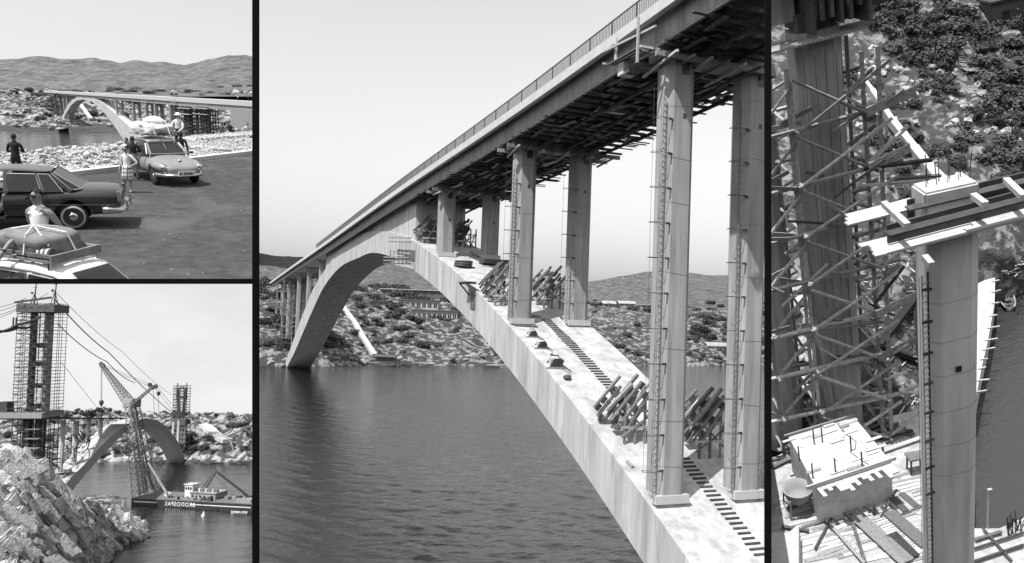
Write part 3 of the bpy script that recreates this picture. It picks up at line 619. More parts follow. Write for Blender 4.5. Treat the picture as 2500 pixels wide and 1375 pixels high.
def person(M, label, H=1.75, arms=('down', 'down'), top='cloth_white', legs='cloth_dark', sleeve=True, forearm=False, shoes='shoe_dark', hair=True, skin='skin', skirt=None, hat=None, glasses=False, bend=0.0, group=None, longhair=False, stride=.06, tank=False, cat='person', clip=None):
    T = thing('person', label, cat, M, group); V = []; E = []; Rd = []; bt = []
    def v(p, r): V.append(Vector(p)); Rd.append(r if isinstance(r, tuple) else (r, r)); return len(V) - 1
    def e(a, b, m_): E.append((a, b)); bt.append(m_)
    tf = lambda p: (p[0], p[1] + (p[2] - .95) * math.sin(bend) if p[2] > .95 else p[1], .95 + (p[2] - .95) * math.cos(bend) if p[2] > .95 else p[2])
    hip = v((0, 0, .96), (.155, .115)); wa = v(tf((0, .01, 1.12)), (.135, .10)); ch = v(tf((0, .01, 1.32)), (.165, .115)); nk0 = v(tf((0, -.01, 1.45)), (.09, .075)); nk = v(tf((0, .01, 1.52)), .052); h1 = v(tf((0, .03, 1.60)), (.072, .088)); h2 = v(tf((0, .025, 1.69)), (.078, .098)); h3 = v(tf((0, .015, 1.75)), (.05, .06))
    e(hip, wa, legs if not skirt else top); e(wa, ch, top); e(ch, nk0, top); e(nk0, nk, skin); e(nk, h1, skin); e(h1, h2, skin); e(h2, h3, skin)
    fing = MB()
    for s_, am in zip((-1, 1), arms):
        el, wr, ft = [Vector(tf((p[0] * s_, p[1], p[2]))) for p in ARMS[am]]
        sh = v(tf((.185 * s_, 0, 1.41)), .062); a = v(el, .045); b = v(wr, .033); c = v(wr.lerp(ft, .45), (.040, .026))
        e(nk0, sh, top if not tank else skin); e(sh, a, top if sleeve else skin); e(a, b, top if forearm else skin); e(b, c, skin)
        d = (ft - wr).normalized(); xx = d.cross(Vector((0, 0, 1))); xx = xx.normalized() if xx.length > .01 else Vector((1, 0, 0)); base = wr.lerp(ft, .45)
        for k, (off, ln) in enumerate(((-.028, .065), (-.009, .08), (.010, .075), (.028, .058))):
            p = base + xx * off; q = p + d * ln * .55; fing.tube(p - d * .02, q, .0095, .009, 6); fing.tube(q, q + (d + Vector((0, 0, -.5))).normalized() * ln * .5, .009, .007, 6)
        p = wr + d * .02 + xx * .03 * s_; fing.tube(p, p + (d + xx * s_ * .9).normalized() * .05, .011, .009, 6)
        f_ = stride * s_
        kn = v((.10 * s_, .03 + f_ * .6, .50), .062); an = v((.105 * s_, f_, .09), .043); to = v((.125 * s_, f_ + .17, .035), (.045, .035)); th = v((.095 * s_, 0.0, .86), .088)
        e(hip, th, legs); e(th, kn, skin if skirt else legs); e(kn, an, skin if skirt else legs); e(an, to, shoes)
    me = bpy.data.meshes.new('body'); me.from_pydata([tuple(p) for p in V], E, []); o = bpy.data.objects.new('body', me); COL.objects.link(o)
    sm = o.modifiers.new('skin', 'SKIN'); sm.use_smooth_shade = True
    for i, d in enumerate(me.skin_vertices[0].data): d.radius = Rd[i]; d.use_root = (i == hip)
    ss = o.modifiers.new('sub', 'SUBSURF'); ss.levels = 1; ss.render_levels = 1
    bake(o); names = []
    for m_ in bt + [skin]:
        if m_ not in names: names.append(m_)
    me = o.data; me.materials.clear()
    for m_ in names: me.materials.append(MATS[m_])
    seg = [(V[a], V[b], m_, (Rd[a][0] + Rd[b][0]) / 2) for (a, b), m_ in zip(E, bt)]
    for p in me.polygons:
        c = Vector(p.center); best = None
        for a, b, m_, rr in seg:
            ab = b - a; t = max(0, min(1, (c - a).dot(ab) / ab.length_squared)); dd = (c - a - ab * t).length / rr
            if best is None or dd < best[0]: best = (dd, m_)
        p.material_index = names.index(best[1]); p.use_smooth = True
    bm = bmesh.new(); bm.from_mesh(me); k = len(bm.verts); fm = bpy.data.meshes.new('f'); fm.from_pydata(fing.v, [], fing.f); bm.from_mesh(fm)
    for f_ in bm.faces:
        if all(v_.index >= k or v_.index < 0 for v_ in f_.verts): pass
    si = names.index(skin); bm.verts.ensure_lookup_table(); bm.verts.index_update()
    for f_ in bm.faces:
        if min(v_.index for v_ in f_.verts) >= k: f_.material_index = si
    for co_, no_ in (clip or []):
        cm_ = M @ Matrix.Scale(H / 1.77, 4); bmesh.ops.bisect_plane(bm, geom=bm.verts[:] + bm.edges[:] + bm.faces[:], plane_co=cm_.inverted() @ co_, plane_no=cm_.to_3x3().transposed() @ no_, clear_outer=True)
    bm.to_mesh(me); bm.free(); sc = H / 1.77; o.parent = T; o.scale = (sc,) * 3
    def kid(mb, nm, m_, **kw): q = mb.build(nm, m_, T, **kw); q.scale = (sc,) * 3; return q
    hd = Vector(tf((0, .028, 1.655)))
    if hair:
        b = MB(); vs, fs = ICO[2]; keep = []
        P = [hd + Vector((p.x * .093, p.y * .112 - .012, p.z * .125 + .018)) for p in vs]
        fs2 = [f_ for f_ in fs if sum(vs[i].z * 1.0 - vs[i].y * .75 for i in f_) / 3 > (.18 if not longhair else -.15)]
        b.add(P, fs2); kid(b, 'hair', 'hair', smooth=True)
    b = MB(); b.poly([hd + Vector(q) for q in ((-.014, .088, -.03), (.014, .088, -.03), (.006, .092, .02), (-.006, .092, .02))], (0, .03, -.006)); kid(b, 'nose', skin)
    for s_ in (-1, 1): kid(MB().rock(hd + Vector((.086 * s_, -.005, -.005)), .026, 2, 1, (.4, .8, 1.2)), 'ear', skin, smooth=True); kid(MB().box(hd + Vector((.033 * s_, .094, .022)), (.026, .012, .012)), 'eye', 'hair')
    kid(MB().box(hd + Vector((0, .088, -.062)), (.045, .012, .010)), 'mouth', 'cloth_mid')
    if glasses: kid(MB().box(hd + Vector((0, .104, .02)), (.15, .016, .042)), 'sunglasses', 'hair')
    if hat: kid(MB().lathe([(.001, .15), (.07, .15), (.095, .12), (.10, .06), (.17, .05), (.17, .04), (.09, .035)], 18, hd), 'hat', hat, smooth=True)
    if skirt: kid(MB().lathe([(.14, 1.06), (.165, .98), (.19, .85), (.215, .65), (.225, .50), (.20, .50)], 22), 'skirt', skirt, smooth=True)
    if tank:
        for s_ in (-1, 1): kid(MB().bar(tf((.10 * s_, .10, 1.38)), tf((.095 * s_, .0, 1.475)), .045, .02), 'strap', top); 
    return T
# ================================================================== UPPER LEFT: car park at the end of the bridge
TL = Frame((.06, -.255, .965), 5.05)
TLC = [side(624.5, False)]
mat('asphalt', .05, .95, .35, 3.0, bump=.7, bscale=30, rand=0, coord='World', c2=.085, thr=(.50, .66), s2=.45, dist=.02)
mat('rubble', .36, .95, .25, 3, bump=.4, bscale=8, rand=.2); mat('pale_ground', .40, .95, .2, .8, bump=.6, bscale=5, rand=0, coord='World', c2=.24, thr=(.5, .7), s2=2.5, dist=.05)
mat('kerb', .5, .9, .12, 2, rand=.06)
mat('paint_dark', .035, .22, .1, 2, rand=0, spec=.6); mat('paint_roof', .05, .2, .1, 2, rand=0, spec=.6); mat('paint_grey', .23, .25, .06, 2, rand=0, spec=.55); mat('paint_white', .72, .25, .04, 2, rand=0, spec=.5)
mat('chrome', .65, .18, .05, 3, rand=0, metal=1); mat('tyre', .03, .85, .2, 6); mat('whitewall', .42, .7, .1, 5); mat('seat', .34, .8, .15, 5); mat('interior', .02, .9, .1, 5); mat('canvas', .20, .95, .25, 5, bump=.5, bscale=10, rand=.1); mat('cloth_bundle', .62, .95, .12, 4, bump=.4, bscale=8, rand=.05); mat('rope', .6, .9, .1, 9)
glass_mat('car_glass', .03)
G = lambda px, py, z=0.0: TL.gp(px, py, z)
def tl_sheet(name, pts, m_, z, kind='structure', n=1):
    b = MB(); P = [TL.M @ (G(*p) + Vector((0, 0, z))) for p in pts]; b.add(P, [tuple(range(len(P)))]); return b.build(name, m_, kind=kind, clip=TLC)
tl_sheet('road', [(-30, 690), (640, 690), (640, 373), (190, 428), (-30, 455)], 'asphalt', 0)
tl_sheet('ground', [(-30, 462), (190, 435), (640, 380), (640, 318), (480, 330), (300, 351), (100, 370), (-30, 380)], 'pale_ground', -.02)
a, c = G(-30, 455), G(640, 373); n_ = 16
K = thing('kerb', 'pale stone kerb along the far edge of the asphalt', 'kerb', TL.M)
for i in range(n_): MB().bar(a.lerp(c, i / n_) + Vector((0, 0, .08)), a.lerp(c, (i + .985) / n_) + Vector((0, 0, .08)), .34, .24).build('kerbstone', 'kerb', K, clip=TLC, cm=TL.M)
# rubble bank
RB = thing('rubble_bank', 'bank of pale broken stones between the kerb and the water', 'rubble', TL.M)
def bank_pt():
    while 1:
        px = rng.uniform(-15, 612); top = lerp_tab([(-30, 380), (100, 370), (300, 351), (480, 330), (640, 318)], px); bot = lerp_tab([(-30, 448), (190, 424), (640, 371)], px)
        if px > 320 and rng.random() < .72 and True: continue
        row = top + (bot - top) * rng.random(); return px, row, (row - top) / (bot - top)
st = MB()
for i in range(10500):
    px, row, k = bank_pt(); p = G(px, row); hump = .35 * math.sin(k * 3.1) * (1 if px < 320 else .35); st.rock(p + Vector((0, 0, hump * rng.random())), rng.uniform(.035, .085), i, 1, (1.2, 1, .7), rotm(rng.uniform(-30, 30), 0, rng.uniform(0, 180)))
st.build('stones', 'rubble', RB, kind='stuff', clip=TLC, cm=TL.M)
for i in range(110):
    px, row, k = bank_pt(); p = G(px, row); MB().rock(p + Vector((0, 0, .12 + .3 * math.sin(k * 3.1) * (px < 320))), rng.uniform(.08, .15), i + 90, 2, (1.25, 1, .65), rotm(rng.uniform(-20, 20), rng.uniform(-20, 20), rng.uniform(0, 180)), boxy=.6).build('stone', 'rubble', RB)
for j, (a_, b_) in enumerate((((470, 345), (606, 335)), ((452, 362), (545, 372)))):
    A, B = G(*a_), G(*b_)
    for i in range(14): MB().rock(A.lerp(B, i / 13) + Vector((0, 0, .1)), .3, i + j * 31, 2, (1.3, .7, .5), boxy=.8).build('edging_stone', 'rubble', RB)

# ---- cars -------------------------------------------------------------------
def ringsec(x, hw, zb, zt, tw=.86, crown=.05, n=None):       # a car body section seen from the front
    return [(x, -hw * .80, zb), (x, -hw * .97, zb + (zt - zb) * .12), (x, -hw, zb + (zt - zb) * .45), (x, -hw * .985, zb + (zt - zb) * .78), (x, -hw * tw, zt), (x, -hw * .45, zt + crown), (x, hw * .45, zt + crown), (x, hw * tw, zt), (x, hw * .985, zb + (zt - zb) * .78), (x, hw, zb + (zt - zb) * .45), (x, hw * .97, zb + (zt - zb) * .12), (x, hw * .80, zb)]
def wheel(T, x, y, r, w_, face, ww=False, CL=None, M=None):
    W = thing('wheel', '', '', I4); del_props = [W.pop(k) for k in ('label', 'category') if k in W]; W.parent = T; W.matrix_basis = Matrix.Translation((x, y, r))
    MB().lathe([(r * .60, -w_ / 2), (r * .9, -w_ / 2), (r, -w_ * .3), (r, w_ * .3), (r * .9, w_ / 2), (r * .60, w_ / 2)], 28, ax='Y').build('tyre', 'tyre', W, smooth=True, clip=CL, cm=M and M @ Matrix.Translation((x, y, r)))
    if ww: MB().lathe([(r * .62, face * w_ * .49), (r * .86, face * w_ * .515), (r * .86, face * w_ * .50), (r * .62, face * w_ * .47)], 28, ax='Y').build('sidewall', 'whitewall', W, smooth=True)
    MB().lathe([(.001, face * w_ * .52), (r * .28, face * w_ * .50), (r * .36, face * w_ * .44), (r * .62, face * w_ * .40), (r * .62, face * w_ * .30), (.001, face * w_ * .3)], 24, ax='Y').build('rim', 'paint_dark' if ww else 'chrome', W, smooth=True)
    MB().lathe([(.001, face * w_ * .62), (r * .2, face * w_ * .6), (r * .33, face * w_ * .52), (r * .33, face * w_ * .44), (.001, face * w_ * .44)], 24, ax='Y').build('hubcap', 'chrome', W, smooth=True)
def pane(T, pts, m_='car_glass', nm='window', th=.012, trim=True, **kw):
    P = [Vector(p) for p in pts]; nn = (P[1] - P[0]).cross(P[-1] - P[0]).normalized(); o = MB().poly(P, nn * th).build(nm, m_, T, **kw)
    if trim:
        b = MB()
        for p, q in zip(P, P[1:] + P[:1]): b.tube(p + nn * .012, q + nn * .012, .016, .016, 5)
        b.build('window_trim', 'chrome', o, **kw)
    return o
# dark saloon, seen side on
g = G(183, 560); g2 = G(20, 562); th = math.atan2(g2.y - g.y, g2.x - g.x)
S_ = 1.10; rearw = Vector((-1.42, .80, 0)) * S_
Ms = TL.place(g - (Matrix.Rotation(th, 3, 'Z') @ rearw), th) @ Matrix.Scale(S_, 4)
SA = thing('saloon_car', 'dark saloon car with its front door open and a chrome rear bumper', 'car', Ms)
st_ = [(-2.55, .66, .52, .80), (-2.48, .80, .42, .97), (-2.2, .87, .35, 1.01), (-1.4, .90, .30, 1.00), (-.4, .91, .27, .965), (.6, .91, .27, .955), (1.4, .90, .29, .95), (2.0, .87, .33, .92), (2.3, .78, .40, .85)]
body = MB().sweep([ringsec(*s_, tw=.93 if s_[0] < -1.3 else .9) for s_ in st_]).build('body', 'paint_dark', SA, sub=2, smooth=True); bake(body)
for x in (-1.42, 1.42): boolcut(body, MB().lathe([(.43, .55), (.43, 1.3)], 28, (x, 0, .36), 'Y'))
boolcut(body, MB().box((.62, .8, .72), (1.02, .9, .80)))
MB().sweep([[(-1.42 + .45 * math.cos(a_) * s_, .915, .36 + .45 * math.sin(a_) * s_) for a_ in [R(5 + 170 * i / 12) for i in range(13)]] for s_ in (1.0, 1.07)], closed=False, cap=False).build('wheel_arch_lip', 'paint_roof', SA)
for x in (-1.42, 1.42):
    for y, f_ in ((.78, 1), (-.78, -1)): wheel(SA, x, y, .335, .19, f_, True)
roof = [( -.95, .60, 1.40, 1.43), (-.6, .66, 1.43, 1.50), (.0, .68, 1.45, 1.53), (.4, .66, 1.43, 1.51), (.62, .60, 1.40, 1.44)]
MB().sweep([[(x, -hw, za), (x, -hw * .97, (za + zt) / 2 + .02), (x, -hw * .6, zt), (x, hw * .6, zt), (x, hw * .97, (za + zt) / 2 + .02), (x, hw, za)] for x, hw, za, zt in roof]).build('roof', 'paint_roof', SA, smooth=True, sub=1)
for y in (1, -1):
    for a_, b_, w_ in (((1.05, .82, .96), (.60, .62, 1.42), .06), ((.05, .86, .97), (.04, .66, 1.43), .07), ((-1.42, .80, 1.0), (-.92, .60, 1.42), .14), ((-.78, .84, .98), (-.62, .65, 1.43), .05)): MB().bar((a_[0], a_[1] * y, a_[2]), (b_[0], b_[1] * y, b_[2]), w_, .05, (0, 1, 0)).build('pillar', 'paint_roof', SA)
    pane(SA, [(.0, .862 * y, .985), (.0, .672 * y, 1.415), (-.60, .662 * y, 1.41), (-.74, .85 * y, .985)]); pane(SA, [(-.80, .85 * y, .985), (-.66, .66 * y, 1.41), (-.90, .625 * y, 1.40), (-1.22, .835 * y, .985)])
pane(SA, [(-1.62, .68, 1.03), (-1.62, -.68, 1.03), (-1.0, -.55, 1.42), (-1.0, .55, 1.42)], nm='rear_window'); pane(SA, [(-1.62, .70, 1.03), (-1.0, .57, 1.42), (-.97, .62, 1.41), (-1.42, .80, 1.02)], nm='rear_window'); pane(SA, [(1.12, .66, .97), (.62, .56, 1.42), (.62, -.56, 1.42), (1.12, -.66, .97)], nm='windscreen')
b = MB()
for x, y in ((-2.52, -.86), (-2.60, -.6), (-2.62, 0), (-2.60, .6), (-2.52, .86), (-2.3, .95), (-2.12, .97)): b.v.append((x, y, .5))
pts = b.v; bb = MB()
bb.sweep([[(p[0] - .0, p[1], .43), (p[0] - .06 if abs(p[1]) < .9 else p[0], p[1] * 1.02, .47), (p[0] - .06 if abs(p[1]) < .9 else p[0], p[1] * 1.02, .55), (p[0], p[1], .60), (p[0] + .05, p[1] * .97, .52)] for p in pts]); bb.build('bumper', 'chrome', SA, smooth=True)
for y in (.55, -.55): MB().bar((-2.66, y, .40), (-2.66, y, .72), .06, .06, (0, 1, 0)).build('overrider', 'chrome', SA, bevel=.02)
for y in (.76, -.76): MB().poly([(-2.47, y - .07, .72), (-2.47, y + .07, .72), (-2.44, y + .09, .97), (-2.44, y - .05, .97)], (-.07, 0, .02)).build('tail_light', 'chrome', SA, bevel=.01)
for z, l_ in ((.985, (-1.35, 1.1)), (.66, (-2.4, -.02)), (.575, (-.98, -.02))): MB().bar((l_[0], .905 if z < .9 else .87, z), (l_[1], .925 if z < .9 else .875, z), .018, .016).build('chrome_strip', 'chrome', SA)
MB().bar((-.62, .935, .83), (-.40, .935, .83), .03, .03).build('door_handle', 'chrome', SA); MB().bar((-.85, .918, .34), (-.85, .90, .96), .008, .02).build('door_gap', 'interior', SA)
MB().box((.1, .55, .30), (2.4, .62, .05)).build('floor', 'interior', SA); MB().box((.62, .60, .265), (1.1, .62, .06)).build('sill', 'chrome', SA)
for y in (.42, -.42):
    q = MB().box((.42, y, .52), (.55, .62, .20)).build('seat', 'seat', SA, bevel=.06); MB().box((.08, y, .80), (.16, .62, .55), rotm(0, -14, 0)).build('seat_back', 'seat', q, bevel=.05)
MB().lathe([(.19, -.012), (.205, 0), (.19, .012), (.18, 0)], 24, (0, 0, 0)).build('steering_wheel', 'interior', SA).matrix_basis = Matrix.Translation((.80, .40, .98)) @ Matrix.Rotation(R(-65), 4, 'Y')
MB().box((1.02, 0, .85), (.12, 1.5, .2)).build('dashboard', 'interior', SA)
D = MB().poly([(1.12, .92, .40), (1.12, .92, .96), (1.85, 1.55, .96), (1.85, 1.55, .40)], (.03, -.04, 0)).build('door', 'paint_dark', SA)

# grey rounded car facing the lens with luggage on its roof
def rounded(x, hw, zb, zt, cr): return [(x, hw * math.copysign(abs(math.cos(a_))**.62, math.cos(a_)), (zb + zt) / 2 + (zt - zb) / 2 * math.copysign(abs(math.sin(a_))**.7, math.sin(a_)) + (cr if math.sin(a_) > .4 else 0)) for a_ in [2 * math.pi * i / 20 for i in range(20)]]
Mg = TL.place(G(392, 437), R(-44)) @ Matrix.Scale(1.16, 4)
GC = thing('rounded_car', 'light grey rounded small car with a wrapped load on its roof rack', 'car', Mg)
o = MB().sweep([rounded(x, hw, zb, zt, 0) for x, hw, zb, zt in ((-2.0, .3, .5, .72), (-1.9, .62, .38, .84), (-1.4, .78, .30, .95), (-.6, .80, .27, .97), (.2, .80, .27, .97), (.9, .78, .28, .95), (1.45, .74, .30, .86), (1.85, .62, .34, .72), (2.02, .35, .42, .62))]).build('body', 'paint_grey', GC, sub=1, smooth=True); bake(o)
for x in (-1.2, 1.2): boolcut(o, MB().lathe([(.36, .45), (.36, 1.2)], 24, (x, 0, .31), 'Y')); boolcut(o, MB().lathe([(.36, -1.2), (.36, -.45)], 24, (x, 0, .31), 'Y'))
for y in (1, -1):
    MB().sweep([[(x, y * (.62 + .2 * math.cos(a_)) * k, z + .17 * math.sin(a_) * k) for a_ in [2 * math.pi * i / 12 for i in range(12)]] for x, z, k in ((.75, .62, .75), (1.0, .66, .95), (1.35, .66, 1), (1.7, .60, .92), (1.86, .56, .7))]).build('wing', 'paint_grey', GC, smooth=True, sub=1)
    MB().lathe([(.001, .06), (.07, .05), (.10, .02), (.115, -.03)], 18, (1.80, y * .60, .63), 'X').build('headlight', 'chrome', GC, smooth=True)
    MB().lathe([(.001, .03), (.03, .02), (.04, -.03)], 12, (1.86, y * .60, .46), 'X').build('indicator', 'chrome', GC, smooth=True)
    for x in (-1.2, 1.2): wheel(GC, x, y * .66, .30, .15, y, False)
MB().sweep([[(x, -hw, za), (x, -hw * .94, za + (zt - za) * .6), (x, -hw * .55, zt), (x, 0, zt + .02), (x, hw * .55, zt), (x, hw * .94, za + (zt - za) * .6), (x, hw, za)] for x, hw, za, zt in ((-1.35, .50, 1.05, 1.12), (-1.0, .58, 1.26, 1.38), (-.5, .61, 1.30, 1.46), (.0, .60, 1.29, 1.45), (.32, .54, 1.26, 1.38))]).build('roof', 'paint_grey', GC, smooth=True, sub=1)
pane(GC, [(.80, .60, .97), (.34, .52, 1.28), (.34, -.52, 1.28), (.80, -.60, .97)], nm='windscreen'); MB().bar((.585, 0, 1.13), (.33, 0, 1.30), .02, .02).build('wiper', 'chrome', GC)
for y in (1, -1):
    pane(GC, [(.70, .70 * y, .97), (.30, .57 * y, 1.28), (-.30, .60 * y, 1.28), (-.30, .76 * y, .97)]); pane(GC, [(-.36, .76 * y, .97), (-.36, .60 * y, 1.28), (-.95, .56 * y, 1.24), (-1.25, .70 * y, .98)])
    for a_, b_ in (((.82, .64, .95), (.33, .54, 1.30)), ((-.33, .77, .95), (-.33, .60, 1.30)), ((-1.35, .66, .95), (-1.0, .55, 1.28))): MB().bar((a_[0], a_[1] * y, a_[2]), (b_[0], b_[1] * y, b_[2]), .06, .05, (0, 1, 0)).build('pillar', 'paint_grey', GC)
    MB().bar((-.5, .815 * y, .86), (-.3, .815 * y, .86), .03, .03).build('door_handle', 'chrome', GC)
    MB().box((.62, .86 * y, .98), (.06, .12, .08)).build('wing_mirror', 'chrome', GC)
MB().sweep([[(x, y, z + dz) for x, y, z, dz in ((xx, yy, .33, 0), (xx + .05, yy * 1.01, .33, .06), (xx, yy, .33, .13), (xx - .03, yy, .33, .06))] for xx, yy in ((1.5, -.80), (1.92, -.62), (2.06, -.3), (2.09, 0), (2.06, .3), (1.92, .62), (1.5, .80))]).build('bumper', 'chrome', GC, smooth=True)
q = MB().box((2.12, 0, .46), (.03, .56, .16)).build('number_plate', 'paint_white', GC)
for i, wd in enumerate((.05, .02, .05, .04, .05, .05, .03)): MB().box((2.138, -.21 + i * .07, .46), (.004, wd, .09)).build('plate_character', 'interior', q)
MB().lathe([(.001, .02), (.06, .015), (.07, 0)], 16, (1.62, 0, .80), 'X').build('badge', 'chrome', GC); MB().bar((1.0, 0, .945), (1.7, 0, .78), .02, .015).build('bonnet_strip', 'chrome', GC)
for x in (-.75, -.1): MB().bar((x, -.62, 1.54), (x, .62, 1.54), .05, .04).build('rack_bar', 'chrome', GC)
for y in (-.6, .6): MB().bar((-.95, y, 1.54), (.15, y, 1.54), .04, .04).build('rack_bar', 'chrome', GC)
LG = thing('roof_bundle', 'big white wrapped bundle tied on the roof of the grey car', 'luggage', Mg @ Matrix.Translation((-.42, 0, 1.58)))
b = MB()
b.rock((0, 0, .16), .62, 5, 3, (1.12, 1.0, .36), boxy=.6, amp=.3); b.build('wrapping', 'cloth_bundle', LG, smooth=True)
for y in (-.25, .25): MB().path([(-.8, y, .0), (-.5, y, .42), (0, y, .50), (.5, y, .42), (.8, y, 0)], .015).build('rope', 'rope', LG)
MB().rock((-.1, .1, .42), .36, 8, 2, (1.2, .9, .4)).build('parcel', 'cloth_white', LG, smooth=True)

# white car at the bottom of the car park
RC = [rowp(684, True), side(624.5, False)]
Mw = TL.place(TL.gp(118, 806), R(164)) @ Matrix.Scale(1.0, 4)
WC = thing('white_car', 'small white car seen from above with a loaded roof rack', 'car', Mw)
KW = dict(clip=RC, cm=Mw)
MB().sweep([rounded(x, hw, zb, zt, 0) for x, hw, zb, zt in ((-1.75, .35, .45, .72), (-1.65, .58, .34, .86), (-1.2, .68, .27, .96), (-.5, .70, .25, .97), (.5, .70, .25, .95), (1.2, .66, .28, .88), (1.6, .5, .36, .74))]).build('body', 'paint_white', WC, smooth=True, **KW)
MB().sweep([[(x, -hw, za), (x, -hw * .95, za + (zt - za) * .6), (x, -hw * .6, zt), (x, 0, zt + .02), (x, hw * .6, zt), (x, hw * .95, za + (zt - za) * .6), (x, hw, za)] for x, hw, za, zt in ((-1.32, .50, .98, 1.04), (-1.12, .56, 1.10, 1.20), (-.85, .60, 1.24, 1.34), (-.4, .62, 1.28, 1.41), (.2, .61, 1.28, 1.41), (.6, .56, 1.24, 1.34))]).build('roof', 'paint_white', WC, smooth=True, **KW)
pane(WC, [(-1.50, .48, .965), (-1.06, .42, 1.29), (-1.06, -.42, 1.29), (-1.50, -.48, .965)][::-1], nm='rear_window', **KW)
for y in (1, -1):
    pane(WC, [(-.35, .69 * y, .95), (-.35, .615 * y, 1.25), (-.95, .58 * y, 1.20), (-1.15, .65 * y, .96)], **KW); pane(WC, [(.65, .66 * y, .95), (.5, .56 * y, 1.24), (-.28, .615 * y, 1.25), (-.28, .69 * y, .95)], **KW)
for i, z in enumerate((.80, .74, .68)): MB().bar((-1.72 - .01 * i, -.3, z), (-1.72 - .01 * i, .3, z), .02, .02).build('engine_vent', 'interior', WC, **KW)
for y in (-.5, .5):
    MB().bar((-.75, y, 1.47), (.62, y, 1.47), .05, .05).build('rack_rail', 'timber', WC)
    MB().bar((-.75, y, 1.56), (.62, y, 1.56), .04, .06).build('rack_rail', 'timber', WC)
    for x in (-.7, .55): MB().bar((x, y * 1.05, 1.27), (x, y, 1.50), .04, .04, (0, 1, 0)).build('rack_foot', 'chrome', WC)
for i in range(6): MB().bar((-.75 + i * .27, -.52, 1.48), (-.75 + i * .27, .52, 1.48), .05, .03).build('rack_slat', 'timber', WC)
MB().bar((-.77, -.55, 1.52), (-.77, .55, 1.52), .05, .15).build('rack_end', 'timber', WC)
CB = thing('canvas_bundle', 'roped canvas bundle on the roof rack of the white car', 'luggage', Mw @ Matrix.Translation((.0, 0, 1.53)))
MB().rock((.0, 0, .15), .64, 12, 3, (1.1, .84, .33), boxy=.9, amp=.14, fine=.08).build('canvas', 'canvas', CB, smooth=True)
b = MB(); b.path([(-.68, -.1, .02), (-.55, -.05, .35), (.1, .02, .42), (.62, .1, .3), (.7, .12, 0)], .014); b.path([(-.1, -.55, .02), (-.05, -.42, .34), (.05, .05, .43), (-.15, .42, .34), (-.2, .55, .02)], .014); b.path([(-.6, .4, .2), (.05, .05, .43), (.55, -.4, .25)], .012); b.build('rope', 'rope', CB)
SR = thing('striped_roll', 'small striped rolled towel tucked beside the canvas bundle', 'towel', Mw @ Matrix.Translation((-.56, .40, 1.60)))
for i in range(6): MB().tube((-.11 + i * .045, 0, 0), (-.07 + i * .045, 0, 0), .085 - .006 * (i % 2), .085, 12).build('stripe', 'cloth_white' if i % 2 else 'cloth_mid', SR)

# people ------------------------------------------------------------------------
def stand(px, headrow, H, z=0.0, face=0.0):                   # where a figure of that height has its head at that row
    lo, hi = 12.0, 70.0; best = None
    for i in range(600):
        d = lo + (hi - lo) * i / 600; hp = TL.at(px, headrow, d); e = hp.z - (H + z)
        if best is None or abs(e) < best[0]: best = (abs(e), hp)
    p = best[1].copy(); p.z = z; return TL.place(p, face)
person(TL.place(Vector(TL.at(112, 700, 14.6).xy.to_tuple() + (.0,)) + Vector((0, 0, .55)), R(172)), 'person in a white vest and sunglasses behind the roped canvas bundle', 1.98, ('back', 'back'), 'cloth_white', 'cloth_mid', sleeve=False, skin='skin_dark', glasses=True, tank=True, cat='person', clip=[rowp(684, True)])
person(stand(32, 327, 1.80, .1, R(10)), 'person in dark sweater and trousers with folded arms watching the water', 1.80, ('cross', 'cross'), 'cloth_dark', 'cloth_dark', True, True, skin='skin')
person(stand(307, 358, 1.66, 0, R(172)), 'person in a white blouse and checked skirt beside the grey car', 1.66, ('hip', 'down'), 'cloth_white', 'skin', True, False, shoes='cloth_white', skirt='plaid', glasses=True)
person(stand(322, 334, 1.74, 0, R(10)), 'person in dark clothes standing behind the checked skirt', 1.74, ('down', 'cross'), 'cloth_dark', 'cloth_grey', True, True)
person(stand(308, 337, 1.62, 0, R(170)), 'person with short dark hair half hidden behind the checked skirt', 1.62, ('down', 'down'), 'cloth_white', 'cloth_grey')
person(stand(433, 277, 1.78, .6, R(5)), 'person in a white hat and white shirt with hands behind the back', 1.78, ('back', 'back'), 'cloth_white', 'cloth_dark', True, True, hair=False, hat='cloth_white')
person(stand(440, 323, 1.76, 0, R(20)), 'person in a dark jacket standing beyond the grey car bonnet', 1.76, ('down', 'down'), 'cloth_dark', 'cloth_grey', True, True)
for px, hr, H, tp, lg, fc, bd, lb in ((463, 320, 1.5, 'cloth_dark', 'cloth_dark', 60, .7, 'person in dark clothes bending down near the stone edging'), (541, 306, 1.75, 'cloth_mid', 'cloth_dark', 150, 0, 'person with hands on hips on the pale ground'), (566, 304, 1.72, 'cloth_dark', 'cloth_dark', 80, .5, 'person in dark clothes stooping on the pale ground'), (604, 308, 1.7, 'cloth_white', 'cloth_grey', 200, .2, 'person in a pale shirt walking on the pale ground')):
    q = TL.at(px, hr - 9, 58); person(TL.place(q - Vector((0, 0, H)), R(fc)), lb, H, ('hip', 'hip'), tp, lg, True, True, bend=bd)
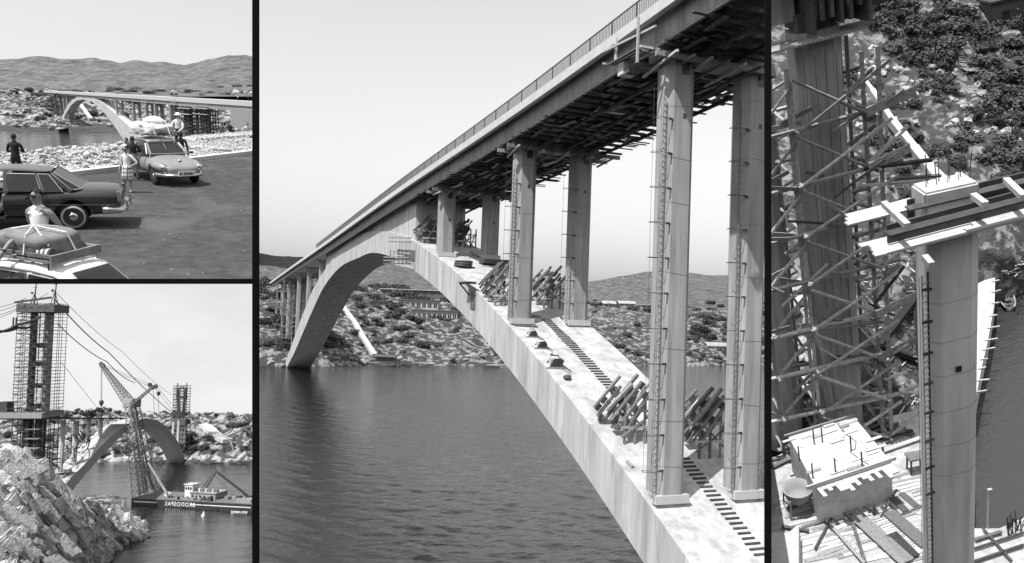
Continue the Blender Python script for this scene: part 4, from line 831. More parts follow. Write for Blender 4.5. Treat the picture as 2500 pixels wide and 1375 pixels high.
# the arm and hand of somebody reaching for the bundle
ap = Mw.copy()
def armmesh():
    T = thing('person', 'bare forearm with a white sleeve and a hand pressing on the canvas bundle', 'person', Mw @ Matrix.Translation((.35, .62, 1.42)))
    pts = [Vector(p) for p in ((.62, .48, -.28), (.40, .30, -.16), (.12, .22, -.14), (-.16, .22, -.08), (-.26, .05, .18), (-.27, -.07, .30), (-.25, -.16, .33))]; rr = (.10, .09, .062, .055, .038, .035, .045)
    me = bpy.data.meshes.new('arm'); me.from_pydata([tuple(p) for p in pts], [(i, i + 1) for i in range(6)], []); o = bpy.data.objects.new('arm', me); COL.objects.link(o); o.modifiers.new('skin', 'SKIN')
    for i, d in enumerate(me.skin_vertices[0].data): d.radius = (rr[i], rr[i]); d.use_root = i == 0
    s_ = o.modifiers.new('s', 'SUBSURF'); s_.levels = 2; s_.render_levels = 2; bake(o); me = o.data; me.materials.clear(); me.materials.append(MATS['skin']); me.materials.append(MATS['cloth_white'])
    for p in me.polygons: p.material_index = 1 if p.center.x > .02 else 0; p.use_smooth = True
    f = MB(); base = pts[-1]
    for k, (off, ln) in enumerate(((-.04, .085), (-.014, .10), (.013, .095), (.038, .075))):
        p = base + Vector((off, -.01, .0)); q = p + Vector((off * .25, -ln * .6, .02)); f.tube(p, q, .0125, .0115, 7); f.tube(q, q + Vector((off * .1, -ln * .5, -.03)), .0115, .009, 7)
    p = base + Vector((.045, .05, 0)); f.tube(p, p + Vector((.05, -.05, .0)), .014, .012, 7)
    bm = bmesh.new(); bm.from_mesh(me); fm = bpy.data.meshes.new('f'); fm.from_pydata(f.v, [], f.f); bm.from_mesh(fm); bm.to_mesh(me); bm.free(); o.parent = T
    MB().tube(pts[4] + Vector((0, .0, .0)), pts[4] + Vector((-.005, -.02, .02)), .043, .043, 14).build('watch', 'shoe_dark', T)
armmesh()
# black bar dividing the car park from the harbour below, part of neither
MB().bar(at(-40, 687.2, 11.2), at(620, 687.2, 11.2), 12.5 * 11.2 / F, .3, FW).build('divider_bar', 'divider_black', label='slim black divider bar between the car park and the harbour', cat='girder')

GS = MB()
for i in range(60): p = G(rng.uniform(-10, 615), rng.uniform(440, 680)); GS.rock(p, rng.uniform(.012, .026), i, 1, (1, 1, .6))
GS.build('loose_grit', 'rubble', M=TL.M, kind='stuff', label='loose grit scattered over the asphalt', cat='grit')
# ---- beyond the car park: water, bridge, bank and hills of the upper left place
TW = Frame((.06, -.255, .965), 90.0)
water_mat('bay_water', .02, .10, .05, .8, 1.2, (.6, 1.5, 1))
b = MB(); b.add([TW.M @ TW.gp(px, row) for px, row in ((-60, 420), (640, 395), (640, 290), (-60, 290))], [(0, 1, 2, 3)]); b.build('water', 'bay_water', kind='structure', clip=TLC)
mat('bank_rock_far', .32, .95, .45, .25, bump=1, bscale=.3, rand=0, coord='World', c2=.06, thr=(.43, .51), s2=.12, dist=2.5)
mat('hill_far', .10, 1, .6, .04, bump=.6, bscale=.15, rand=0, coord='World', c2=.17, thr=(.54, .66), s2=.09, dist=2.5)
uT = TW.z
Bk = Land([(-20, [(835, 306), (850, 290), (880, 266), (915, 244), (960, 228), (1010, 222)]), (60, [(840, 307), (855, 290), (885, 266), (915, 244), (960, 230), (1010, 222)]), (145, [(838, 316), (858, 300), (885, 272), (915, 246), (960, 230), (1010, 222)]), (190, [(860, 308), (885, 292), (910, 272), (940, 252), (980, 236), (1030, 226)]), (300, [(900, 306), (925, 290), (955, 275), (990, 258), (1030, 240), (1080, 228)]), (420, [(880, 324), (915, 300), (950, 280), (985, 262), (1030, 244), (1080, 230)]), (520, [(850, 340), (890, 312), (940, 285), (985, 262), (1030, 244), (1080, 228)]), (640, [(800, 345), (860, 315), (920, 285), (975, 260), (1030, 240), (1080, 226)])], 130, 40, 9, .03, uT, 5, .5)
Bk.build('far_bank', 'bank_rock_far', clip=TLC)
tops = [(-20, 149), (40, 146), (85, 142), (140, 147), (235, 147), (295, 157), (335, 153), (365, 157), (405, 154), (450, 164), (500, 150), (560, 138), (600, 137), (640, 141)]
Hl = Land([(px, [(990, 236), (1100, 222), (1250, 200), (1400, (200 + tp) / 2 - 4), (1550, tp), (1700, tp + 12)]) for px, tp in tops], 120, 40, 10, .008, uT, 8, .3, fade=.5)
Hl.build('hills', 'hill_far', clip=TLC)
US = MB()
for i in range(230):
    px = rng.uniform(12, 615); t = rng.uniform(.12, .98); p = Bk.pt(px, t); bush(p - uT * 1.0, rng.uniform(6, 10) if i < 35 else rng.uniform(3, 6), uT, 'dark bush on the bank behind the small distant bridge', 'bushes on the distant bank', .8, stuff=None if i < 35 else US)
RS = MB()
for i in range(500): px = rng.uniform(5, 620); t = rng.random(); RS.rock(Bk.pt(px, t), rng.uniform(.8, 2.8) * (1.4 if t < .2 else 1), i, 1, (1.1, 1, .8))
RS.build('rocks', 'bank_stone', label='pale rocks on the bank behind the small distant bridge', cat='rocks', kind='stuff')
US.build('undergrowth', 'leaf', label='dark undergrowth on the bank behind the small distant bridge', cat='undergrowth', kind='stuff')
for i in range(40):
    px = rng.uniform(12, 615); p = Hl.pt(px, rng.uniform(.04, .3)); bush(p - uT, rng.uniform(5, 10), uT, 'dark scrub clump at the foot of the rounded hills', 'scrub below the hills', .55, 'scrub', 'scrub')
# a bridge seen from its end: everything traced lies in the upright plane through its near edge
class Tracer:
    def __init__(s, A, B, up): s.A, s.up = A, up; s.d = (B - A); s.L = s.d.length; s.d.normalize(); s.n = s.d.cross(up).normalized(); s.z = s.n.cross(s.d)
    def uz(s, px, row, y=0.0):
        r = ray(px, row); t = (s.A + s.z.cross(s.d) * y - CAM).dot(s.n) / r.dot(s.n); p = CAM + r * t - s.A; return p.dot(s.d), p.dot(s.z)
    def M(s, sgn=1): x, y, z, o = s.d, s.z.cross(s.d), s.z, s.A; return Matrix(((x.x, y.x, z.x, o.x), (x.y, y.y, z.y, o.y), (x.z, y.z, z.z, o.z), (0, 0, 0, 1)))
tr = Tracer(at(108, 222, 880), at(650, 262, 640), uT)
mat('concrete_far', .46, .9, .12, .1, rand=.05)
SB = thing('distant_arch_bridge', 'distant arch bridge with a thin pale deck beyond the cars', 'bridge', tr.M())
def sec(T, name, m_, top, bot, w0, w1, **kw):
    t_ = [tr.uz(*p) for p in top]; b_ = [tr.uz(*p) for p in bot]; MB().sweep([[(t[0], w0, t[1]), (t[0], w1, t[1]), (b[0], w1, b[1]), (b[0], w0, b[1])] for t, b in zip(t_, b_)]).build(name, m_, T, **kw)
WD = 11
sec(SB, 'deck', 'fascia', [(108, 221), (640, 249)], [(108, 226), (640, 262)], 0, WD, clip=TLC, cm=tr.M())
sec(SB, 'girder', 'column_concrete', [(120, 227), (640, 262)], [(120, 230), (640, 276)], .8, WD - .8, clip=TLC, cm=tr.M())
sec(SB, 'arch', 'concrete_far', [(139, 314), (149, 284), (162, 258), (174, 243), (198, 236), (222, 237), (240, 245), (260, 261), (283, 282), (306, 303), (334, 330), (352, 348)], [(144, 316), (156, 282), (171, 257), (184, 246), (199, 243), (221, 248), (239, 262), (255, 279), (280, 312), (303, 348), (318, 370), (330, 388)], 1.0, WD - 1.0)
for px, r0_, r1_, wpx in ((277, 236, 282, 5), (318, 240, 328, 8), (350, 241, 330, 8), (373, 243, 332, 10), (410, 245, 342, 12)):
    u_, z_ = tr.uz(px, r0_); u2, z2_ = tr.uz(px, r1_); wd = wpx * .36
    for y in (2.5, WD - 2.5): MB().box((u_, y, (z_ + z2_) / 2), (wd, wd * .8, z_ - z2_)).build('column', 'column_concrete', SB, bevel=wd * .15)
for px in (128, 138, 148, 156):
    u_, z_ = tr.uz(px, 228); u2, z2_ = tr.uz(px, 290)
    for y in (2.5, WD - 2.5): MB().box((u_, y, (z_ + z2_) / 2), (1.6, 1.6, z_ - z2_)).build('column', 'column_concrete', SB)
u_, z_ = tr.uz(562, 262); u2, z2_ = tr.uz(640, 300); MB().box(((u_ + u2) / 2, WD / 2, z_ - 9), (u2 - u_, WD, 16)).build('abutment', 'column_concrete', SB, clip=TLC, cm=tr.M())
u_ = tr.uz(130, 230)[0]; T = thing('scaffolded_pier', 'scaffolded pier on the rocky shore end of the distant bridge', 'pier', tr.M()); scaffold_tower(T, u_ - 7, u_ + 9, 0, WD, tr.uz(130, 285)[1], tr.uz(130, 229)[1], 4, 1, 6, .5, 'dark_timber')
for px, w_, lb in ((452, 8, 'dark timber tower under the distant deck behind the white hat'), (492, 9, 'wider dark timber tower under the distant deck next to the abutment')):
    u_, z_ = tr.uz(px, 262); T = thing('falsework_tower', lb, 'falsework', tr.M()); scaffold_tower(T, u_ - w_ * .9, u_ + w_ * .9, .5, WD - .5, tr.uz(px, 325)[1], z_, 4, 2, 7, .62, 'dark_timber', .3)
    for z in (z_ - 1, z_ - 6): MB().box((u_, -1, z), (w_ * 2.6, 3, .5)).build('platform', 'pale_timber', T)
    for x in (-1.4, -.5, .4, 1.3): MB().bar((u_ + x * w_ * .5, 3, tr.uz(px, 325)[1]), (u_ + x * w_ * .5, 3, z_), 1.9, 1.4, (0, 1, 0)).build('sheeting', 'dark_timber', T)
for px in (352, 425):
    u_, z_ = tr.uz(px, 244); T = thing('work_cradle', 'small pale work cradle under the distant deck edge', 'scaffold', tr.M(), 'cradles under the distant deck')
    for x in (-3, 3): MB().bar((u_ + x, -.8, z_ + 1), (u_ + x, -.8, z_ - 5), .35).build('post', 'pale_timber', T)
    for z in (-2, -4): MB().bar((u_ - 5, -.8, z_ + z), (u_ + 5, -.8, z_ + z), .4, .35).build('rail', 'pale_timber', T)
for px, row, tp, lb in ((421, 231, 'cloth_white', 'tiny person in white walking on the distant deck'), (428, 232, 'cloth_dark', 'tiny person in dark clothes on the distant deck above the hat'), (576, 226, 'cloth_white', 'tiny person in white on the distant deck near the abutment'), (602, 240, 'cloth_dark', 'tiny person in dark clothes on the distant deck above the abutment')):
    u_, z_ = tr.uz(px, row); person(tr.M() @ Matrix.Translation((u_, 1.5, tr.uz(px, 222 + (px - 108) * 27 / 532)[1])) @ Matrix.Scale(2.6, 4), lb, 1.75, ('down', 'hip'), tp, 'cloth_dark', True, True)
# pale ramp on the bank behind the arch
T = thing('pale_ramp', 'pale ramp slanting down the bank inside the distant arch', 'ramp'); pr = [land_at(Bk, px, row) + uT * 1.5 for px, row in ((195, 258), (208, 274), (222, 292))]
for a, q in zip(pr, pr[1:]): MB().bar(a, q, 4, 3, uT).build('slab', 'fascia', T)
# ================================================================== LOWER LEFT: floating crane and cable towers
BL = Frame((0, .084, .996), 56.0)
BC = [side(624.5, False), rowp(686, False)]
uB = BL.z
water_mat('harbour_water', .022, .16, .09, .7, .6, (.5, 1.6, 1))
b = MB(); b.add([BL.M @ BL.gp(px, row) for px, row in ((-60, 1420), (640, 1420), (640, 1112), (-60, 1112))], [(0, 1, 2, 3)]); b.build('water', 'harbour_water', kind='structure', clip=BC)
b = MB(); b.add([at(-90, 684, 600), at(640, 684, 600), at(640, 1080, 600), at(-90, 1080, 600)], [(0, 1, 2, 3)]); b.build('sky', emit_mat('sky_backdrop', .57, .66), kind='structure', clip=BC)
mat('bank_strata', .34, .95, .45, .3, bump=1, bscale=.5, rand=0, coord='World', c2=.07, thr=(.44, .52), s2=.25, dist=1.6, stretch=(1, 1, .5))
_dv = (RT * .8 + UP * .6).normalized()
HB = Land([(-20, [(386, 1136), (398, 1110), (414, 1078), (434, 1045), (462, 1024), (500, 1020)]), (130, [(388, 1134), (400, 1106), (415, 1075), (435, 1044), (462, 1023), (500, 1017)]), (320, [(389, 1132), (400, 1104), (416, 1074), (436, 1044), (462, 1024), (500, 1018)]), (460, [(389, 1132), (400, 1104), (416, 1074), (436, 1042), (462, 1026), (500, 1020)]), (540, [(388, 1133), (400, 1106), (416, 1078), (436, 1050), (462, 1028), (500, 1022)]), (640, [(386, 1135), (398, 1108), (414, 1082), (434, 1054), (462, 1034), (500, 1027)])], 170, 50, 4.5, .06, uB, 11, .5, strata=(_dv, .09, 5))
HB.build('far_bank', 'bank_strata', clip=BC)
US = MB()
for i in range(260):
    px = rng.uniform(12, 612); t = rng.uniform(.1, .95)
    if px < 400 and rng.random() < .35: continue
    bush(HB.pt(px, t) - uB * .4, rng.uniform(2.6, 4.6) if i < 70 else rng.uniform(1.2, 2.6), uB, 'dark bush on the slanting rock face behind the floating crane', 'bushes behind the floating crane', .9, stuff=None if i < 70 else US)
US.build('undergrowth', 'leaf', label='dark undergrowth on the rock face behind the floating crane', cat='undergrowth', kind='stuff')
for i in range(46):
    px = 130 + i * 4.6 if i < 42 else rng.uniform(360, 612); bush(at(px, 1022, 495) - uB * 3, rng.uniform(4, 7.5) * (1 if i < 42 else .8), uB, 'dark tree on the skyline behind the thin deck', 'trees along the skyline', 1.0, 'tree', 'tree')
# ---- near rocks
SHORE = Land([(px_, [(d_, r_ + lerp_tab([(60, 16), (150, 12), (205, 4), (245, -8), (330, -12)], px_)) for d_, r_ in pf]) for px_, pf in [(-20, [(92, 1420), (102, 1330), (112, 1240), (124, 1160), (136, 1102), (150, 1118), (165, 1170)]), (45, [(94, 1420), (104, 1335), (114, 1255), (126, 1175), (138, 1108), (152, 1125), (168, 1180)]), (100, [(98, 1420), (108, 1345), (119, 1275), (132, 1205), (145, 1140), (160, 1150), (176, 1200)]), (140, [(104, 1420), (116, 1355), (130, 1300), (146, 1245), (164, 1186), (178, 1195), (190, 1225)]), (170, [(110, 1420), (124, 1365), (140, 1320), (160, 1275), (182, 1228), (196, 1235), (205, 1255)]), (205, [(128, 1420), (146, 1372), (164, 1330), (184, 1290), (206, 1236), (218, 1248), (228, 1275)]), (245, [(196, 1392), (204, 1362), (212, 1330), (222, 1295), (230, 1250), (238, 1258), (244, 1290)]), (290, [(222, 1345), (226, 1332), (230, 1315), (236, 1285), (241, 1254), (246, 1270), (250, 1300)]), (325, [(229, 1330), (231, 1324), (234, 1314), (238, 1302), (241, 1293), (245, 1305), (248, 1318)]), (368, [(234, 1322), (235, 1320), (237, 1318), (239, 1316), (241, 1314), (243, 1318), (245, 1322)])]], 150, 70, 2.6, .14, uB, 21, .55)
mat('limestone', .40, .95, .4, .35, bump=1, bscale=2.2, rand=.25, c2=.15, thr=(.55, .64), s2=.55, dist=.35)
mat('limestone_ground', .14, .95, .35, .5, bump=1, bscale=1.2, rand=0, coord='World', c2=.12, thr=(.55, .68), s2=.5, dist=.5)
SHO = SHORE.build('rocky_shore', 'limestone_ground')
tilt = Matrix.Rotation(R(-32), 3, FW) @ Matrix.Rotation(R(18), 3, RT)
bx = Matrix((RT, FW, UP)).transposed()
SS = MB(); i = 0
px = -14.0
while px < 356:
    row0 = SHORE.prof(px, .02)[1]; row1 = SHORE.prof(px, .66)[1]; n_ = max(2, int((row0 - row1) / (36 if px < 200 else 15))); off = rng.random()
    for k_ in range(n_ + 1):
        t = .02 + .64 * min(1, (k_ + off * .8) / n_); p = SHORE.pt(px + rng.uniform(-6, 6) - 5 * (k_ % 2), t); d_ = (p - CAM).dot(FW); s_ = rng.uniform(12, 24) / F * d_ * (1 if px < 200 else .48)
        rt_ = tilt @ bx @ rotm(rng.uniform(-7, 7), rng.uniform(-7, 7), rng.uniform(-14, 14)); dm = (s_ * rng.uniform(.8, 1.05), s_ * 1.1, s_ * rng.uniform(1.25, 1.9)); i += 1
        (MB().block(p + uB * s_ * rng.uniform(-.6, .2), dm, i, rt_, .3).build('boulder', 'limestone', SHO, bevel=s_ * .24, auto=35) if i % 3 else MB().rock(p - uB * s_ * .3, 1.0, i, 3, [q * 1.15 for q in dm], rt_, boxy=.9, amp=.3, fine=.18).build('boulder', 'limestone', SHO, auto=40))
    px += 24 if px < 200 else 11
for i in range(330): px = rng.uniform(-15, 352); p = SHORE.pt(px, rng.uniform(.02, .68)); d_ = (p - CAM).dot(FW); s_ = rng.uniform(3, 7) / F * d_ * (1 if px < 230 else .6); SS.block(p + uB * s_, (s_ * .8, s_, s_ * 1.3), i, tilt @ bx @ rotm(rng.uniform(-30, 30), 0, rng.uniform(-60, 60)), .35)
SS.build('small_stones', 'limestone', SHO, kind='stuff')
for px, t in ((60, .8), (120, .86), (160, .7), (200, .82), (75, .45), (230, .6)): bush(SHORE.pt(px, t), rng.uniform(1.2, 2.0), uB, 'low scrub between the pale foreground rocks', 'scrub on the rocks', .6, 'scrub', 'scrub')
p = SHORE.pt(300, .66); MB().tube(p - uB, p + uB * 2.4, .42, .36, 10).build('bollard', 'plaster', label='pale mooring bollard on the rocks above the water', cat='bollard')
# ---- concrete arch and piers
tb = Tracer(at(158, 1209, 235), at(453, 1127, 392), uB); tb0 = tr; tr = tb; MT = tb.M()
AB = thing('half_built_arch', 'pale concrete arch without a deck crossing behind the crane barge', 'bridge', MT)
nw = 6.5 if (tb.M().to_3x3() @ Vector((0, 1, 0))).dot(RT) < 0 else -6.5
sec(AB, 'arch', 'concrete_far', [(140, 1202), (176, 1164), (207, 1133), (240, 1097), (265, 1070), (292, 1047), (308, 1036), (340, 1024), (356, 1021), (385, 1026), (409, 1044), (430, 1071), (446, 1103), (455, 1130)], [(160, 1222), (186, 1186), (214, 1152), (247, 1115), (279, 1082), (303, 1058), (320, 1048), (345, 1039), (362, 1040), (387, 1047), (409, 1066), (429, 1094), (444, 1126), (450, 1142)], 0, nw)
for px, a_, b_, w_ in ((155, 1026, 1150, 11), (187, 1028, 1150, 11), (218, 1023, 1084, 8), (247, 1020, 1078, 8), (424, 1030, 1066, 5), (437, 1027, 1088, 5)):
    u_, z_ = tb.uz(px, a_, nw * .5); u2, z2_ = tb.uz(px, b_, nw * .5); dd = (MT @ Vector((u_, 0, z_)) - CAM).dot(FW); wd = w_ * 1.25 / F * dd
    MB().lathe([(wd * .5, z2_), (wd * .47, z_)], 8, (u_, nw * .5, 0)).build('column', 'concrete_far', AB)
for px in (155, 187): u_, z_ = tb.uz(px, 1150, nw * .5); MB().box((u_, nw * .5, z_), (2.6, 4, 1.0)).build('plinth', 'concrete_far', AB)
for y in (.1, .9):
    b = MB(); a_ = [tb.uz(px, row) for px, row in ((150, 1180), (190, 1140), (235, 1095), (290, 1042))]
    for p, q in zip(a_, a_[1:]): b.bar((p[0], nw * y, p[1] + .9), (q[0], nw * y, q[1] + .9), .12)
    b.build('edge_rail', 'timber', AB)
sec(AB, 'deck', 'steel', [(128, 1019), (310, 1020)], [(128, 1023), (310, 1023)], 0, nw)
for q, lb in (((222, 1100), 'rack of formwork timbers on the arch behind the round columns'), ((175, 1150), 'heap of timbers at the foot of the round columns'), ((205, 1118), 'timber platform hung on the arch flank')):
    u_, z_ = tb.uz(*q); T = thing('timber_heap', lb, 'timber heap', MT)
    for i in range(18): a_ = Vector((u_ + rng.uniform(-5, 6), nw * rng.uniform(0, 1), z_ + rng.uniform(1, 4.5))); MB().bar(a_, a_ + Vector((rng.uniform(-4, 4), rng.uniform(-2, 2), rng.uniform(-1, 3))), .3, .25).build('beam', rng.choice(('dark_timber', 'timber')), T)
# ---- towers
def bl_place(px, row, d): x = (RT - uB * RT.dot(uB)).normalized(); y = uB.cross(x); o = at(px, row, d); return Matrix(((x.x, y.x, uB.x, o.x), (x.y, y.y, uB.y, o.y), (x.z, y.z, uB.z, o.z), (0, 0, 0, 1)))
Dt = 205; k = Dt / F
MTw = bl_place(93, 1004, Dt)
TW1 = thing('scaffolded_tower', 'tall cable tower wrapped in dense scaffolding on the girder platform', 'tower', MTw)
scaffold_tower(TW1, -45 * k, 44 * k, -3, 3, 0, 262 * k, 8, 2, 32, .095, 'dark_timber', .12)
for j in range(24):
    z = (j + .5) * 262 * k / 24
    for i in range(9): x = -45 * k + (i + .5) * 89 * k / 9; MB().bar((x - .5, -3.1, z - .55), (x + .5, -3.1, z + .55), .07, .07).build('brace', 'dark_timber', TW1) if (i + j) % 2 else MB().box((x, -3.2, z - .5), (89 * k / 9, .8, .09)).build('walkway', 'dark_timber', TW1)
for x, w_, m_ in ((-20, 9, 'dark_timber'), (17, 11, 'column_concrete')): MB().box((x * k, 0, 131 * k), (w_ * k, 1.6, 262 * k)).build('pylon', m_, TW1)
for z in (12, 62, 115, 160): MB().box((-1 * k, 0, z * k), (30 * k, 1.2, 12 * k)).build('cross_head', 'dark_timber', TW1)
MB().box((0, 0, 250 * k), (92 * k, 7, 2.0)).build('top_platform', 'dark_timber', TW1); MB().bar((-50 * k, -3.5, 264 * k), (38 * k, -3.5, 276 * k), .5).build('crossbar', 'steel', TW1)
for x, h in ((-23, 52), (27, 62)):
    MB().tube((x * k, 0, 262 * k), ((x + 3) * k, 0, (262 + h) * k), .2, .13, 7).build('mast', 'steel', TW1)
    for dx in (-9, 9): MB().bar(((x + dx) * k, 0, 262 * k), (x * k, 0, (262 + h * .5) * k), .15).build('stay', 'steel', TW1)
    MB().lathe([(.001, -.15), (.3, -.15), (.34, 0), (.3, .15), (.001, .15)], 12, ((x - 3) * k, -.6, (262 + h * .52) * k), 'Y').build('pulley', 'steel', TW1)
    MB().bar(((x - 4) * k, 0, (262 + h * .78) * k), ((x + 6) * k, 0, (262 + h * .78) * k), .12).build('arm', 'steel', TW1)
PL = thing('platform_deck', 'dark steel girder platform carrying the scaffolded tower', 'platform', MTw)
MB().box((-22 * k, 0, -7 * k), (118 * k, 10, 13 * k)).build('girder', 'column_concrete', PL); MB().box((-22 * k, 0, -15 * k), (112 * k, 8, 4 * k)).build('bearer', 'dark_timber', PL)
for i in range(14): MB().bar((-80 * k + i * 8.5 * k, -5.0, 0), (-80 * k + i * 8.5 * k, -5.0, 1.1), .1, .1, (0, 1, 0)).build('guard_post', 'steel', PL)
MB().bar((-80 * k, -5, 1.1), (36 * k, -5, 1.1), .08).build('guard_rail', 'steel', PL)
MB().box((-68 * k, -2, 1.3), (24 * k, 3, 2.6)).build('hut', 'steel', PL)
SP = thing('scaffolded_pier', 'dark scaffolded pier under the tower platform behind the rocks', 'pier', MTw)
scaffold_tower(SP, -40 * k, 34 * k, -3.5, 3.5, -135 * k, -17 * k, 6, 2, 8, .16, 'dark_timber', .2)
for x in (-22, 8): MB().box((x * k, 0, -76 * k), (17 * k, 2, 118 * k)).build('pylon', 'dark_timber', SP)
for j in range(5): MB().box((14 * k, -4.2, (-40 - j * 22) * k), (34 * k, 1.6, .16)).build('walkway', 'timber', SP)
Dr = 402; k2 = Dr / F; MR = bl_place(442, 1021, Dr)
TW2 = thing('far_scaffolded_tower', 'small scaffolded cable tower on the far end of the arch', 'tower', MR)
scaffold_tower(TW2, -15 * k2, 15 * k2, -2.5, 2.5, 0, 78 * k2, 4, 1, 12, .2, 'dark_timber', .15)
for x in (-1, 1): MB().bar((x * 5 * k2, 0, 0), (x * 10 * k2, 0, 74 * k2), 1.0, 1.2, (0, 1, 0)).build('leg', 'dark_timber', TW2)
for z in (50, 72): MB().box((0, 0, z * k2), (24 * k2, 2, 4 * k2)).build('cross_head', 'dark_timber', TW2)
for x in (-11, 11): MB().tube((x * k2, 0, 78 * k2), (x * k2, 0, 86 * k2), .3, .2, 6).build('mast', 'steel', TW2)
T = thing('scaffolded_pier', 'scaffolded pier below the small far tower', 'pier', MR); scaffold_tower(T, -10 * k2, 16 * k2, -3, 3, -102 * k2, 0, 4, 1, 9, .25, 'timber', .2); MB().box((0, 0, -2), (34 * k2, 7, 2.4)).build('head', 'dark_timber', T)
for j in range(-1, 2): MB().box((j * 7 * k2 + 3 * k2, 0, -50 * k2), (3.5 * k2, 2, 100 * k2)).build('column', 'column_concrete', T)
# ---- cables
def cable(pts, r, label, sag=0.0, n=8):
    P = []
    for (a, q) in zip(pts, pts[1:]):
        A, B = at(*a), at(*q); P += [A.lerp(B, i / n) - uB * (sag * 4 * (i / n) * (1 - i / n)) for i in range(n)] + [B]
    MB().path(P, r, 5).build('cable', 'steel', label=label, cat='cable', group='cables strung from the tower')
cable([(132, 729, Dt), (265, 860, 260), (438, 1022, 398)], .16, 'heavy cable falling from the tower head past the crane jib', 1)
cable([(140, 790, Dt), (262, 884, 260), (330, 935, 300)], .13, 'second cable falling from the tower side behind the jib tip', 1)
cable([(128, 705, Dt), (300, 860, 280), (420, 965, 395)], .07, 'thin high cable between the two towers', 1); cable([(150, 885, Dt), (240, 1000, 300)], .06, 'thin stay slanting from the tower to the deck', 0)
for a, q in (((64, 728), (-10, 752)), ((66, 733), (-10, 762)), ((66, 740), (-10, 772)), ((118, 716), (-10, 780))): cable([(a[0], a[1], Dt), (q[0], q[1], Dt - 12)], .07, 'thin back stay running landward from the tower head', .3)
cable([(100, 772, Dt - 3), (45, 792, Dt - 6), (-10, 812, Dt - 10)], .35, 'thick rope bundle sagging landward from the tall tower', .4); cable([(90, 790, Dt - 3), (45, 800, Dt - 6), (-10, 806, Dt - 10)], .3, 'lower thick rope of the bundle held by the rope clamp', .6)
T = thing('rope_saddle', 'dark rope clamp with upright pegs on the thick ropes', 'clamp', bl_place(36, 800, Dt - 6))
for x in (-4, 3): MB().bar((x * k, 0, -3 * k), (x * k, 0, 24 * k), .3, .3, (0, 1, 0)).build('peg', 'steel', T)
MB().box((0, 0, 0), (14 * k, 1, .9)).build('clamp_body', 'steel', T, bevel=.1)
# ---- floating crane
th_ = Tracer(at(320, 1236, 283), at(640, 1254, 268), uB); MH = th_.M(); HW = 15.0 if (MH.to_3x3() @ Vector((0, 1, 0))).dot(FW) > 0 else -15.0
mat('hull_paint', .035, .6, .25, .6, rand=0, c2=.06, thr=(.55, .7)); mat('crane_paint', .30, .7, .2, 1, rand=.1); mat('crane_dark', .17, .7, .2, 1, rand=.15)
CS = thing('crane_barge', 'dark crane barge with mirrored white lettering and a tall lattice crane', 'barge', MH)
Lh = th_.uz(625, 1244)[0]
z0_, z1_ = -1.0, 2.75
hp = [(0, 0.0), (-.6, .25), (-.6, .75), (0, 1.0), (Lh + 8, 1.0), (Lh + 8, 0)]
MB().sweep([[(x, HW * y, z) for x, y in hp] for z in (z0_, z1_)]).build('hull', 'hull_paint', CS, clip=BC, cm=MH)
MB().box((Lh / 2, HW * .5, z1_ + .06), (Lh, abs(HW) * .96, .1)).build('deck', 'crane_dark', CS, clip=BC, cm=MH)
for x0, x1 in ((1.2, 11.0), (25.3, Lh - 2)): MB().bar((x0, -.03 * (1 if HW > 0 else -1), 1.75), (x1, -.03 * (1 if HW > 0 else -1), 1.75), .06, .3).build('stripe', 'paint_white', CS, clip=BC, cm=MH)
tc_ = bpy.data.curves.new('lettering', 'FONT'); tc_.body = 'BRODOSPAS'; tc_.size = 2.0; tc_.extrude = .02; tc_.align_x = 'CENTER'; tc_.space_character = 1.18; tc_.offset = .02
to = bpy.data.objects.new('lettering', tc_); COL.objects.link(to); bpy.context.view_layer.update(); tm = bpy.data.meshes.new_from_object(to.evaluated_get(bpy.context.evaluated_depsgraph_get())); bpy.data.objects.remove(to)
lo = bpy.data.objects.new('lettering', tm); COL.objects.link(lo); tm.materials.clear(); tm.materials.append(MATS['paint_white']); lo.parent = CS
ux = th_.uz(440, 1232)[0]; sg = 1 if HW > 0 else -1
lo.matrix_basis = Matrix.Translation((ux, -.06 * sg, .95)) @ Matrix(((-1 * .98, 0, 0, 0), (0, 0, -1, 0), (0, 1, 0, 0), (0, 0, 0, 1)))
for x in (2.6, 22, 36): MB().lathe([(.25, -.2), (.55, -.2), (.6, 0), (.55, .2), (.25, .2)], 14, (x, -.3 * sg, .5), 'Y').build('tyre_fender', 'tyre', CS)
def boom(T, p, q, w0, w1, n, t, m_='crane_dark', up=(0, 1, 0), name='boom'):
    p, q = Vector(p), Vector(q); d = (q - p).normalized(); x = d.cross(Vector(up)).normalized(); y = x.cross(d); b = MB()
    cs = lambda e: [p.lerp(q, e) + (x * a + y * c) * ((w0 + (w1 - w0) * e) / 2) for a, c in ((-1, -1), (1, -1), (1, 1), (-1, 1))]
    A, B = cs(0), cs(1)
    for i in range(4): b.bar(A[i], B[i], t)
    o = b.build(name, m_, T)
    for k_ in range(n):
        c0, c1 = cs(k_ / n), cs((k_ + 1) / n); b = MB()
        for i in range(4): b.bar(c0[i], c1[(i + 1) % 4], t * .6); b.bar(c1[i], c1[(i + 1) % 4], t * .6)
        b.build('lacing', m_, o)
def U(px, row, y=.5): u_, z_ = th_.uz(px, row, HW * y); return Vector((u_, HW * y, z_))
hx = U(322, 985, .5)
boom(CS, U(340, 1212, .2), U(315, 985, .35), 3.2, 2.2, 16, .26, 'crane_paint', name='mast_leg'); boom(CS, U(372, 1195, .75), U(329, 985, .6), 2.6, 2.0, 15, .26, 'crane_dark', name='mast_leg')
boom(CS, U(352, 1206, .5), U(325, 1010, .5), 1.8, 1.8, 12, .24, 'crane_dark', name='mast_leg')
